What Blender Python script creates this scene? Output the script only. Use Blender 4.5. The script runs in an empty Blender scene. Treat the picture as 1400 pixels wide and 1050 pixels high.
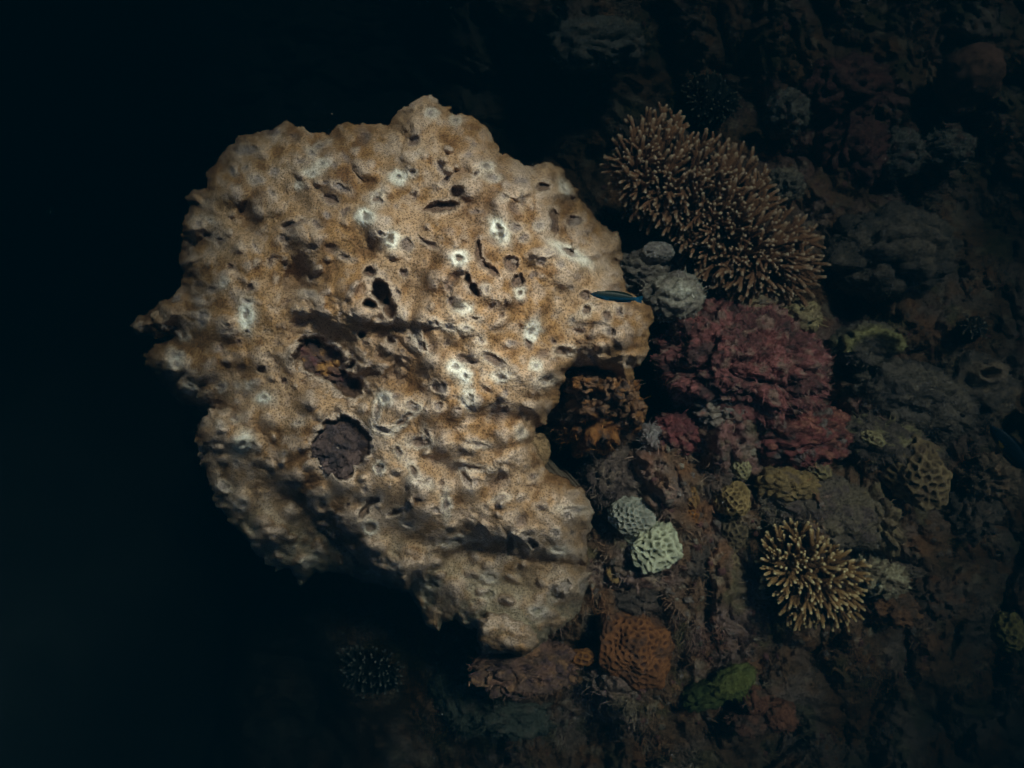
import bpy, bmesh, math, random
import numpy as np
from mathutils import Vector, Matrix, Quaternion

# ------------------------------------------------------------------ camera, light, exposure
sc = bpy.context.scene
HC = 1.6                      # camera height above the plane z = 0 (mid height of the coral head), metres
S = 0.0015                    # metres per photo pixel on that plane
cam_d = bpy.data.cameras.new('camera'); cam = bpy.data.objects.new('camera', cam_d)
sc.collection.objects.link(cam); sc.camera = cam
cam.location = (0, 0, HC); cam.rotation_euler = (0, 0, 0)
cam_d.sensor_width = 36; cam_d.lens = 18 * HC / (700 * S); cam_d.dof.use_dof = True; cam_d.dof.focus_distance = 1.58; cam_d.dof.aperture_fstop = 4.5
cam_d.clip_start = 0.02; cam_d.clip_end = 200

SUN_DIR = Vector((0.30, 0.42, 0.86)).normalized()     # towards the sun
elev = math.asin(SUN_DIR.z); azim = math.atan2(SUN_DIR.x, SUN_DIR.y)
w = bpy.data.worlds.new('World'); sc.world = w; w.use_nodes = True
nt = w.node_tree; bg = nt.nodes['Background']
sky = nt.nodes.new('ShaderNodeTexSky'); sky.sky_type = 'NISHITA'; sky.sun_disc = False
sky.sun_elevation = elev; sky.sun_rotation = azim
nt.links.new(sky.outputs[0], bg.inputs[0]); bg.inputs[1].default_value = 0.065
sun_d = bpy.data.lights.new('sun', 'SUN'); sun = bpy.data.objects.new('sun', sun_d); sc.collection.objects.link(sun)
sun_d.energy = 5.0; sun_d.angle = math.radians(9.0); sun_d.color = (1.0, 0.86, 0.70)
sun.rotation_euler = SUN_DIR.to_track_quat('Z', 'Y').to_euler(); sun.location = (0, 0, 6)

sc.view_settings.view_transform = 'Standard'; sc.view_settings.look = 'None'
sc.view_settings.gamma = 1.0; sc.view_settings.use_curve_mapping = False
sc.view_settings.exposure = 5.35
WATER_DENSITY = 1.25
sc.render.engine = 'CYCLES'
cy = sc.cycles
cy.use_denoising = True; cy.use_adaptive_sampling = False; cy.light_sampling_threshold = 0.0
cy.min_light_bounces = 3; cy.max_bounces = 6; cy.diffuse_bounces = 3; cy.volume_bounces = 0; cy.sample_clamp_indirect = 0

C = sc.collection
rng = np.random.default_rng(7); random.seed(7)

# ------------------------------------------------------------------ helpers
def at(px, py, z):
    """photo pixel + height -> world point on that ray"""
    k = S * (HC - z) / HC
    return ((px - 700) * k, (525 - py) * k, z)
def msize(n, z): return n * S * (HC - z) / HC

def _hash(ix, iy, iz, s):
    h = (ix * 374761393 + iy * 668265263 + iz * 2147483647 + s * 1274126177) & 0xffffffff
    h = ((h ^ (h >> 13)) * 1274126177) & 0xffffffff
    return ((h ^ (h >> 16)) & 0xffffff) / float(0xffffff)
def perlin(x, y, z, s=0):
    x = np.asarray(x, float); y = np.asarray(y, float); z = np.asarray(z, float) + np.zeros_like(x)
    ix = np.floor(x).astype(np.int64); iy = np.floor(y).astype(np.int64); iz = np.floor(z).astype(np.int64)
    fx, fy, fz = x - ix, y - iy, z - iz
    f = lambda t: t * t * t * (t * (t * 6 - 15) + 10)
    u, v, w_ = f(fx), f(fy), f(fz)
    out = 0
    for a in (0, 1):
        for b in (0, 1):
            for c in (0, 1):
                h1 = _hash(ix + a, iy + b, iz + c, s) * 2 * math.pi
                h2 = _hash(ix + a, iy + b, iz + c, s + 17) * 2 - 1
                r = np.sqrt(1 - h2 * h2)
                g = r * np.cos(h1) * (fx - a) + r * np.sin(h1) * (fy - b) + h2 * (fz - c)
                out = out + g * (u if a else 1 - u) * (v if b else 1 - v) * (w_ if c else 1 - w_)
    return out * 1.5
def fbm(x, y, z, o=4, s=0, gain=0.5):
    t, a, k = 0, 1.0, 1.0
    for i in range(o):
        t = t + a * perlin(x * k + 3.1 * i, y * k - 1.7 * i, z * k, s + i); a *= gain; k *= 2.03
    return t
def worley(x, y, z, s=0):
    """F1, F2 and a random value per nearest cell"""
    x = np.asarray(x, float); y = np.asarray(y, float); z = np.asarray(z, float) + np.zeros_like(x)
    ix = np.floor(x).astype(np.int64); iy = np.floor(y).astype(np.int64); iz = np.floor(z).astype(np.int64)
    f1 = np.full(x.shape, 9.0); f2 = np.full(x.shape, 9.0); rid = np.zeros(x.shape)
    for a in (-1, 0, 1):
        for b in (-1, 0, 1):
            for c in (-1, 0, 1):
                jx, jy, jz = ix + a, iy + b, iz + c
                d = np.sqrt((jx + _hash(jx, jy, jz, s) - x) ** 2 + (jy + _hash(jx, jy, jz, s + 5) - y) ** 2 + (jz + _hash(jx, jy, jz, s + 9) - z) ** 2)
                near = d < f1
                f2 = np.where(near, f1, np.minimum(f2, d)); rid = np.where(near, _hash(jx, jy, jz, s + 31), rid); f1 = np.where(near, d, f1)
    return f1, f2, rid
def sstep(a, b, t):
    t = np.clip((t - a) / (b - a), 0, 1); return t * t * (3 - 2 * t)
def lerp3(a, b, t): return np.asarray(a, float) * (1 - t[..., None]) + np.asarray(b, float) * t[..., None]
def smax(a, b, k):
    h = np.clip(0.5 + 0.5 * (a - b) / k, 0, 1); return b * (1 - h) + a * h + k * h * (1 - h)

def poly_dist(poly, X, Y):
    """signed distance in pixels, positive inside"""
    P = np.array(poly, float); Q = np.roll(P, -1, 0)
    d2 = np.full(X.shape, 1e12); ins = np.zeros(X.shape, bool)
    for (x0, y0), (x1, y1) in zip(P, Q):
        ex, ey = x1 - x0, y1 - y0
        t = np.clip(((X - x0) * ex + (Y - y0) * ey) / max(ex * ex + ey * ey, 1e-9), 0, 1)
        d2 = np.minimum(d2, (X - x0 - t * ex) ** 2 + (Y - y0 - t * ey) ** 2)
        if y0 != y1:
            cr = ((y0 > Y) != (y1 > Y)) & (X < (x1 - x0) * (Y - y0) / (y1 - y0) + x0)
            ins ^= cr
    d = np.sqrt(d2); return np.where(ins, d, -d)

def mesh_from(name, V, F, cols=None, smooth=True):
    me = bpy.data.meshes.new(name)
    V = np.asarray(V, np.float32)
    if isinstance(F, np.ndarray):
        k = F.shape[1]
        me.vertices.add(len(V)); me.vertices.foreach_set('co', V.ravel())
        me.loops.add(F.size); me.loops.foreach_set('vertex_index', F.astype(np.int32).ravel())
        me.polygons.add(len(F)); me.polygons.foreach_set('loop_start', np.arange(0, F.size, k, dtype=np.int32))
        me.update(calc_edges=True)
    else:
        me.from_pydata(V.tolist(), [], F)
    me.polygons.foreach_set('use_smooth', np.full(len(me.polygons), smooth)); me.validate()
    if cols is not None:
        a = me.color_attributes.new('Col', 'FLOAT_COLOR', 'POINT')
        c = np.ones((len(V), 4), np.float32); c[:, :cols.shape[1]] = np.clip(cols, 0, 1); a.data.foreach_set('color', c.ravel())
    return me
def obj(name, me, mat, parent=None):
    o = bpy.data.objects.new(name, me); C.objects.link(o)
    if mat is not None and me is not None:
        me.materials.clear(); me.materials.append(mat)
    if parent is not None: o.parent = parent
    return o
def tag(o, label=None, cat=None, group=None, kind=None):
    for k, v in (('label', label), ('category', cat), ('group', group), ('kind', kind)):
        if v: o[k] = v
    return o
def empty(name, loc):
    o = bpy.data.objects.new(name, None); C.objects.link(o); o.location = loc; o.empty_display_size = 0.02; return o

# ------------------------------------------------------------------ materials
def mat_attr(name, cell=0.0, cell_mix=0.0, grain=120.0, grain_mix=0.35, bump=0.5, bump_dist=0.002, rough=0.85, spec=0.2, speck=0.0):
    """colour from the surface's own colour attribute, with fine grain (and polyp cells) and matching relief"""
    m = bpy.data.materials.new(name); m.use_nodes = True; t = m.node_tree; N = t.nodes; L = t.links
    p = N['Principled BSDF']; p.inputs['Roughness'].default_value = rough; p.inputs['Specular IOR Level'].default_value = spec
    a = N.new('ShaderNodeAttribute'); a.attribute_name = 'Col'
    tc = N.new('ShaderNodeTexCoord')
    n1 = N.new('ShaderNodeTexNoise'); n1.inputs['Scale'].default_value = grain; n1.inputs['Detail'].default_value = 5; n1.inputs['Roughness'].default_value = 0.65
    L.new(tc.outputs['Object'], n1.inputs['Vector'])
    mr = N.new('ShaderNodeMapRange'); mr.inputs[1].default_value = 0.3; mr.inputs[2].default_value = 0.7
    mr.inputs[3].default_value = 1 - grain_mix; mr.inputs[4].default_value = 1 + grain_mix
    L.new(n1.outputs['Fac'], mr.inputs[0])
    mul = N.new('ShaderNodeVectorMath'); mul.operation = 'SCALE'
    L.new(a.outputs['Color'], mul.inputs[0]); L.new(mr.outputs[0], mul.inputs['Scale'])
    out = mul.outputs[0]; hgt = n1.outputs['Fac']
    if cell:
        v = N.new('ShaderNodeTexVoronoi'); v.inputs['Scale'].default_value = cell; v.feature = 'F1'
        # jitter the lookup so the cells are not clean
        nj = N.new('ShaderNodeTexNoise'); nj.inputs['Scale'].default_value = cell * 0.8; nj.inputs['Detail'].default_value = 2
        vj = N.new('ShaderNodeVectorMath'); vj.operation = 'MULTIPLY_ADD'; vj.inputs[1].default_value = (0.35 / cell,) * 3
        L.new(tc.outputs['Object'], nj.inputs['Vector']); L.new(nj.outputs['Color'], vj.inputs[0]); L.new(tc.outputs['Object'], vj.inputs[2])
        L.new(vj.outputs[0], v.inputs['Vector'])
        mr2 = N.new('ShaderNodeMapRange'); mr2.inputs[1].default_value = 0.10; mr2.inputs[2].default_value = 0.60
        mr2.inputs[3].default_value = 1 - cell_mix; mr2.inputs[4].default_value = 1 + cell_mix * 0.55
        L.new(v.outputs['Distance'], mr2.inputs[0])
        am = N.new('ShaderNodeMix'); am.inputs[2].default_value = 1.0; L.new(a.outputs['Alpha'], am.inputs[0]); L.new(mr2.outputs[0], am.inputs[3])
        m2 = N.new('ShaderNodeVectorMath'); m2.operation = 'SCALE'; L.new(out, m2.inputs[0]); L.new(am.outputs[0], m2.inputs['Scale']); out = m2.outputs[0]
        ad = N.new('ShaderNodeMath'); ad.operation = 'ADD'; L.new(v.outputs['Distance'], ad.inputs[0]); L.new(hgt, ad.inputs[1]); hgt = ad.outputs[0]
    if speck:
        ns = N.new('ShaderNodeTexNoise'); ns.inputs['Scale'].default_value = grain * 1.7; ns.inputs['Detail'].default_value = 3
        L.new(tc.outputs['Object'], ns.inputs['Vector'])
        ms = N.new('ShaderNodeMapRange'); ms.inputs[1].default_value = 0.62; ms.inputs[2].default_value = 0.72; ms.inputs[3].default_value = 0; ms.inputs[4].default_value = speck
        L.new(ns.outputs['Fac'], ms.inputs[0])
        mx = N.new('ShaderNodeMix'); mx.data_type = 'RGBA'; L.new(ms.outputs[0], mx.inputs[0]); L.new(out, mx.inputs[6]); mx.inputs[7].default_value = (0.42, 0.36, 0.28, 1); out = mx.outputs[2]
    L.new(out, p.inputs['Base Color'])
    b = N.new('ShaderNodeBump'); b.inputs['Strength'].default_value = bump; b.inputs['Distance'].default_value = bump_dist
    L.new(hgt, b.inputs['Height']); L.new(b.outputs[0], p.inputs['Normal'])
    return m
M_HEAD = mat_attr('massive_coral_skin', cell=225, cell_mix=0.62, grain=60, grain_mix=0.25, bump=0.8, bump_dist=0.0024)
M_REEF = mat_attr('reef_rock', grain=110, grain_mix=0.7, bump=1.0, bump_dist=0.005, speck=0.10)
M_ROCK = mat_attr('algae_covered_rock', grain=130, grain_mix=0.7, bump=1.0, bump_dist=0.005, speck=0.10)
M_COMB = mat_attr('honeycomb_coral_skin', grain=220, grain_mix=0.22, bump=0.4, bump_dist=0.001)
M_BRANCH = mat_attr('branch_coral_skin', cell=420, cell_mix=0.3, grain=160, grain_mix=0.25, bump=0.7, bump_dist=0.001)
M_SPONGE = mat_attr('sponge_skin', cell=330, cell_mix=0.35, grain=110, grain_mix=0.4, bump=0.8, bump_dist=0.002)
M_SAND = mat_attr('sand', grain=6, grain_mix=0.25, bump=0.4, bump_dist=0.02)
M_TURF = mat_attr('turf_algae_blade', grain=80, grain_mix=0.3, bump=0.0)
M_FISH = mat_attr('fish_skin', cell=700, cell_mix=0.2, grain=300, grain_mix=0.15, bump=0.2, bump_dist=0.0005, rough=0.5, spec=0.2)

# ------------------------------------------------------------------ seabed
n = 160
gx = np.sinh(np.linspace(-3.2, 3.2, n)) / math.sinh(3.2) * 34; X, Y = np.meshgrid(gx, gx)
Z = -2.8 + 1.6 * sstep(1.4, -1.3, Y) * sstep(-0.3, -2.2, X) - 0.5 * sstep(0, 3, Y) + 0.10 * fbm(X * 0.8, Y * 0.8, 0.3, 4, 3)
V = np.stack([X, Y, Z], -1).reshape(-1, 3)
I = np.arange(n * n).reshape(n, n)
F = np.stack([I[:-1, :-1], I[:-1, 1:], I[1:, 1:], I[1:, :-1]], -1).reshape(-1, 4)
cols = lerp3((0.24, 0.26, 0.25), (0.17, 0.19, 0.185), sstep(-0.4, 0.5, fbm(V[:, 0] * 2, V[:, 1] * 2, 0, 3, 9)))
tag(obj('seabed', mesh_from('seabed', V, F, cols), M_SAND), 'dim sandy seabed far below the reef edge', kind='structure')

# ------------------------------------------------------------------ reef slope
CTRL = np.array([
 (900,650,-.27),(1000,600,-.29),(1100,700,-.33),(950,800,-.34),(850,800,-.32),(850,930,-.41),(1000,950,-.55),(1150,850,-.48),
 (1250,750,-.55),(1250,900,-.74),(1350,900,-1.0),(1350,650,-.72),(1200,560,-.56),(1250,450,-.70),(1165,400,-.85),(1300,330,-.82),
 (1060,350,-.58),(950,330,-.60),(905,380,-.38),(860,290,-.85),(800,200,-1.15),(900,90,-1.15),(820,40,-.95),(1000,100,-1.05),(1100,150,-.86),
 (1200,120,-.90),(1350,100,-.85),(1250,230,-.90),(1380,300,-1.15),(1400,450,-.95),(1400,760,-.9),(885,520,-.98),(1020,500,-.36),(700,600,-.75),(560,560,-1.1),(400,480,-1.7),
 (200,400,-2.6),(80,200,-3.3),(80,800,-3.3),(200,900,-2.7),(620,950,-.80),(700,950,-.56),(500,920,-.95),(400,950,-1.5),(600,1050,-1.0),(800,1040,-.72),
 (700,150,-1.5),(500,100,-2.1),(1100,1050,-.80),(1400,1050,-1.3),(1300,1000,-1.1),(1200,1000,-.95),(1800,500,-1.4),(1800,-200,-1.7),(1800,1300,-1.5),(900,-300,-1.9),
 (1350,-200,-1.4),(900,1400,-1.6),(300,1400,-3.2),(-100,500,-3.6),(350,-250,-3.2),(1150,320,-.72),(1150,500,-.62)], float)
def reef_base(px, py):
    num = 0; den = 0
    for x, y, z in CTRL:
        q = 1.0 / ((px - x) ** 2 + (py - y) ** 2 + 22.0 ** 2) ** 1.7
        num = num + q * z; den = den + q
    return num / den
def reef_z(px, py):
    z0 = reef_base(px, py)
    wx = px + 26 * perlin(px / 60, py / 60, 1.3, 40); wy = py + 26 * perlin(px / 60, py / 60, 5.7, 41)
    b1 = np.abs(perlin(wx / 85, wy / 85, 0.4, 50)); b2 = np.abs(perlin(wx / 38 + 4, wy / 38, 1.4, 51)); b3 = np.abs(perlin(wx / 17, wy / 17 + 7, 2.4, 52))
    f1 = b1; f2 = b2
    rid = perlin(wx / 50, wy / 50, 6.4, 53) + 0.5; rj = perlin(wx / 21, wy / 21, 9.4, 54) + 0.5
    z1 = 0.16 * (np.sqrt(b1 + 0.01) - 0.45) + 0.075 * (np.sqrt(b2 + 0.01) - 0.45) + 0.030 * (np.sqrt(b3 + 0.005) - 0.45)
    z3 = 0.06 * fbm(px / 90, py / 90, 2.2, 3, 70) + 0.018 * fbm(px / 13, py / 13, 4.1, 4, 80, 0.6)
    g1, g2, gr = worley(wx / 19, wy / 19, 0.8, 60); z3 = z3 + 0.030 * sstep(0.6, 0.0, g1) * sstep(0.25, 0.9, gr)
    return z0 + z1 + z3, f1, f2, rid, rj
st = 2.1
ax = np.concatenate([np.arange(150, 560, 6.0), np.arange(560, 1425, st), np.arange(1425, 1960, 8.0)])
ay = np.concatenate([np.arange(-420, -16, 8.0), np.arange(-16, 1068, st), np.arange(1068, 1470, 8.0)])
PX, PY = np.meshgrid(ax, ay)
RZ, rf1, rf2, rrid, rrj = reef_z(PX, PY)
k = S * (HC - RZ) / HC
V = np.stack([(PX - 700) * k, (525 - PY) * k, RZ], -1).reshape(-1, 3)
I = np.arange(PX.size).reshape(PX.shape)
F = np.stack([I[:-1, :-1], I[1:, :-1], I[1:, 1:], I[:-1, 1:]], -1).reshape(-1, 4)
turf = np.array((0.175, 0.100, 0.060)); grey = np.array((0.245, 0.175, 0.14)); coralline = np.array((0.22, 0.085, 0.08)); rust = np.array((0.27, 0.115, 0.045)); pale = np.array((0.40, 0.31, 0.22)); olive = np.array((0.12, 0.11, 0.05))
a1 = fbm(PX / 70, PY / 70, 0.2, 4, 90); a2 = fbm(PX / 45, PY / 45, 7.2, 4, 95); a3 = fbm(PX / 22, PY / 22, 3.2, 3, 99)
c = lerp3(turf, grey, sstep(-0.25, 0.45, a1 + 0.4 * (rrid - .5)))
c = lerp3(c, rust, 0.55 * sstep(0.12, 0.55, a2 + 0.3 * (rrj - .5)))
c = lerp3(c, olive, 0.6 * sstep(0.25, 0.55, -a2))
redzone = np.exp(-(((PX - 1150) / 150) ** 2 + ((PY - 150) / 110) ** 2)) + np.exp(-(((PX - 1050) / 200) ** 2 + ((PY - 560) / 120) ** 2)) + 0.5 * np.exp(-(((PX - 900) / 140) ** 2 + ((PY - 860) / 90) ** 2))
c = lerp3(c, coralline, 0.85 * np.clip(redzone, 0, 1) * sstep(-0.2, 0.3, a1 + 0.5 * a3))
c = lerp3(c, pale, 0.55 * sstep(0.35, 0.7, a3 + 0.3 * (rrj - 0.5)))
c = lerp3(c, (0.20, 0.22, 0.215), sstep(-1.15, -2.1, RZ))
c = c * np.array((1.10, 1.10, 1.08))
reef = obj('reef_slope', mesh_from('reef_slope', V, F, c.reshape(-1, 3)), M_REEF)
tag(reef, 'lumpy dark brown reef slope covered with turf algae', kind='structure')
reef_cols = c
def c_reef_at(i, j): return reef_cols[i, j] * 1.35
def reef_height(px, py):
    i = int(np.argmin(np.abs(ay - py))); j = int(np.argmin(np.abs(ax - px)))
    return float(RZ[i, j])

# ------------------------------------------------------------------ the massive coral head
OUT_A = [(475,166),(500,168),(530,168),(545,152),(575,130),(590,128),(600,140),(625,153),(650,162),(668,175),(676,190),(684,207),(700,212),(712,222),
 (728,224),(750,221),(765,228),(780,245),(790,258),(788,272),(805,282),(820,300),(845,320),(852,340),(848,358),(856,380),(858,397),(878,408),(893,425),(895,440),(885,470),(888,490),
 (870,505),(862,530),(850,525),(835,508),(815,503),(797,500),(778,508),(770,522),(766,545),(752,572),(735,590),(728,605),(745,640),(775,655),(800,672),(808,690),(812,710),(804,740),(804,772),
 (770,779),(720,769),(690,756),(640,749),(612,765),(585,798),(550,806),(525,790),(482,758),(440,724),(403,686),(345,667),(300,652),(276,625),(266,600),(268,580),(283,565),(262,555),(235,545),(228,533),(213,520),(198,500),(196,482),(212,470),(238,457),(222,465),(205,458),(186,459),(176,446),(190,430),(212,424),(216,411),
 (238,402),(246,394),(250,380),(244,360),(250,330),(247,305),(258,290),(253,272),(262,262),(280,255),(285,235),(298,215),(310,200),(335,185),(365,178),(392,166),(405,172),(430,182),(450,185),(460,170)]
OUT_C = [(340,560),(500,600),(800,690),(806,778),(811,782),(806,797),(797,825),(785,846),(752,868),(736,885),(720,898),(690,897),(655,890),(651,862),(622,848),(606,851),(600,862),(589,863),(575,840),(560,815),(545,798),(515,795),(480,775),(440,740),(400,700),(330,640)]
OUT_D = [(285,560),(266,600),(275,640),(295,690),(312,712),(345,750),(370,775),(398,782),(412,802),(428,785),(450,780),(480,790),(520,800),(565,815),(560,650),(400,560)]
OUT_E = [(652,845),(665,838),(700,842),(728,858),(737,878),(722,896),(700,893),(680,890),(657,885)]
hs = 1.15
hx = np.arange(164, 905, hs); hy = np.arange(118, 908, hs)
HX, HY = np.meshgrid(hx, hy)
jig = 5.0 * perlin(HX / 16, HY / 16, 0.1, 5) + 3.0 * perlin(HX / 7, HY / 7, 0.6, 6)
dA, dC, dD, dE = (poly_dist(p, HX, HY) + jig for p in (OUT_A, OUT_C, OUT_D, OUT_E))
def rnd(d, wid, drop):
    t = np.clip(d / wid, 0, 1); return -drop * (1 - np.sqrt(np.clip(1 - (1 - t) ** 2, 0, 1)))
zA = 0.14 - 2.25e-6 * ((HX - 640) ** 2 + 0.85 * (HY - 450) ** 2) + rnd(dA, 52, 0.13) + rnd(dA, 140, 0.05)
m_ur = sstep(660, 790, HX) * sstep(430, 310, HY); m_ll = sstep(370, 260, HX) * sstep(470, 600, HY)
zA = zA + m_ur * rnd(dA, 105, 0.24) + m_ll * rnd(dA, 85, 0.13)
zC = -0.165 - 2.2e-6 * ((HX - 690) ** 2 + (HY - 760) ** 2) + rnd(dC, 45, 0.16)
zD = -0.12 - 0.0013 * (HY - 620) + rnd(dD, 60, 0.16)
zE = -0.115 - 0.0006 * (HY - 850) + rnd(dE, 22, 0.07)
OUTZ = -1.0
zA = np.where(dA > 0, zA, OUTZ); zC = np.where(dC > 0, zC, OUTZ); zD = np.where(dD > 0, zD, OUTZ); zE = np.where(dE > 0, zE, OUTZ)
HZ = smax(smax(smax(zA, zC, 0.025), zD, 0.05), zE, 0.015)
inside = (np.maximum(np.maximum(dA, dC), np.maximum(dD, dE)) > 0)
# knobbly growth
wx = HX + 9 * perlin(HX / 45, HY / 45, 3.3, 11); wy = HY + 9 * perlin(HX / 45, HY / 45, 8.3, 12)
lump1 = fbm(wx / 105, wy / 105, 0.5, 2, 21)
f1, f2, lr = worley(wx / 52, wy / 46, 0.25, 22); billow = sstep(0.62, 0.05, f1) * (0.35 + 0.65 * lr)
h1, h2, hr = worley(wx / 23, wy / 21, 0.55, 24); knob = sstep(0.55, 0.0, h1) * sstep(0.3, 1.0, hr)
small = fbm(wx / 14, wy / 14, 0.2, 3, 25)
rough_zone = sstep(520, 660, HY) * 0.65 + sstep(330, 240, HX) * 0.6 + sstep(300, 180, HY) * 0.3
HZ = HZ + 0.034 * lump1 + 0.047 * billow + (0.019 + 0.011 * rough_zone) * knob + 0.0024 * small + 0.0016 * perlin(wx / 9, wy / 9, 5.5, 29) + 0.0010 * perlin(HX / 4.5, HY / 4.5, 0.4, 27)
k1, k2, kr = worley(wx / 27 + 5, wy / 26, 0.35, 26); HZ = HZ + (0.019 + 0.018 * np.clip(rough_zone + 0.25 * lump1, 0, 1)) * sstep(0.38, 0.0, k1) * sstep(0.35, 0.75, kr)
p1, p2, pr = worley(wx / 44 + 9, wy / 40, 0.65, 28); pocket = sstep(0.30, 0.05, p1) * sstep(0.55, 0.8, pr); HZ = HZ - 0.018 * pocket
# colour fields
c_gold = np.array((0.275, 0.148, 0.060)); c_tan = np.array((0.335, 0.212, 0.120)); c_pale = np.array((0.45, 0.35, 0.275)); c_brown = np.array((0.125, 0.060, 0.025)); c_grey = np.array((0.215, 0.175, 0.16)); c_white = np.array((0.88, 0.85, 0.72)); c_dark = np.array((0.085, 0.065, 0.06)); c_teal = np.array((0.34, 0.31, 0.22))
q1 = fbm(HX / 80, HY / 80, 4.4, 3, 31); q2 = fbm(HX / 24, HY / 24, 6.1, 3, 33)
hc = lerp3(c_tan, c_gold, sstep(-0.3, 0.35, q1 + 0.35 * q2))
hc = lerp3(hc, c_brown, 0.75 * sstep(0.1, 0.65, q2 + 0.5 * q1))
hc = lerp3(hc, c_pale, 0.45 * sstep(0.1, 0.7, -q2 + 0.35 * rough_zone))
hc = lerp3(hc, c_grey, 0.7 * pocket); hc = lerp3(hc, c_pale, 0.35 * knob)
for (bx, by, br, ba) in ((455,235,45,.7),(660,300,40,.8),(600,370,40,.75),(520,480,55,.6),(560,500,40,.5),(350,270,30,.6),(430,640,40,.4),(580,735,35,.55),(460,700,30,.5),(660,240,40,.3),(625,185,30,.4)):
    hc = lerp3(hc, c_brown, 1.1 * ba * np.exp(-(((HX - bx) / br) ** 2 + ((HY - by) / br) ** 2)) * (0.6 + 0.6 * sstep(-.3, .4, q2)))
def local(x, y, ang):
    a = math.radians(ang); u = (HX - x) * math.cos(a) + (HY - y) * math.sin(a); v = -(HX - x) * math.sin(a) + (HY - y) * math.cos(a); return u, v
# valleys and shaded pockets (relief only): x, y, half length, half width, angle, depth
for x, y, a, b, ang, dep in ((408,385,30,22,70,.09),(445,480,50,42,35,.085),(480,525,34,22,20,.07),(700,574,50,13,4,.045),(610,640,24,14,10,.02),(330,300,26,16,40,.04),(600,470,40,20,12,.012),(520,455,40,26,40,.022),
    (560,530,40,26,30,.035),(770,300,12,34,0,.06),(745,255,14,10,0,.05),(590,620,22,14,5,.022),(400,610,30,22,20,.02),(450,745,30,24,30,.03),(690,650,26,10,-40,.03),(575,610,20,14,5,.015),(640,748,40,10,4,.02),(280,340,20,24,0,.04),(268,400,20,16,0,.03),(835,430,24,16,30,.02),(690,800,50,22,0,.03),(590,820,20,20,0,.03),(770,830,24,20,0,.05)):
    u, v = local(x, y, ang); HZ = HZ - dep * np.exp(-((u / a) ** 2 + (v / b) ** 2) * (1 + 0.5 * q2))
# bumps: x, y, radius, height
for x, y, r, h in ((570,150,30,.03),(640,420,50,.022),(735,505,30,.03),(715,540,34,.03),(700,600,26,.03),(640,610,30,.028),(470,420,44,.035),(520,650,26,.03),(470,660,16,.035),(495,668,14,.025),(690,735,45,.02),(330,600,40,.02),(240,500,26,.03),(300,420,40,.02),(560,690,34,.028),(640,560,26,.02),(400,660,18,.03),(560,770,24,.03),(410,775,14,.05),(360,715,12,.04),(480,790,14,.03),(610,810,18,.02),(840,470,40,.02),(520,580,16,.02),(680,640,20,.025),(600,690,26,.02),(430,330,40,.02),(500,300,40,.014),(350,220,40,.02),(300,260,20,.025),(540,560,15,.02),(770,690,24,.02),(745,720,30,.015),(330,690,16,.045),(380,730,18,.045),(350,742,12,.035),(440,742,16,.04),(470,762,16,.045),(430,715,14,.035),(300,672,12,.035),(520,780,14,.03),(395,700,13,.04),(500,745,15,.03)):
    HZ = HZ + h * np.exp(-(((HX - x) ** 2 + (HY - y) ** 2) / r ** 2) ** 1.4)
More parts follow.
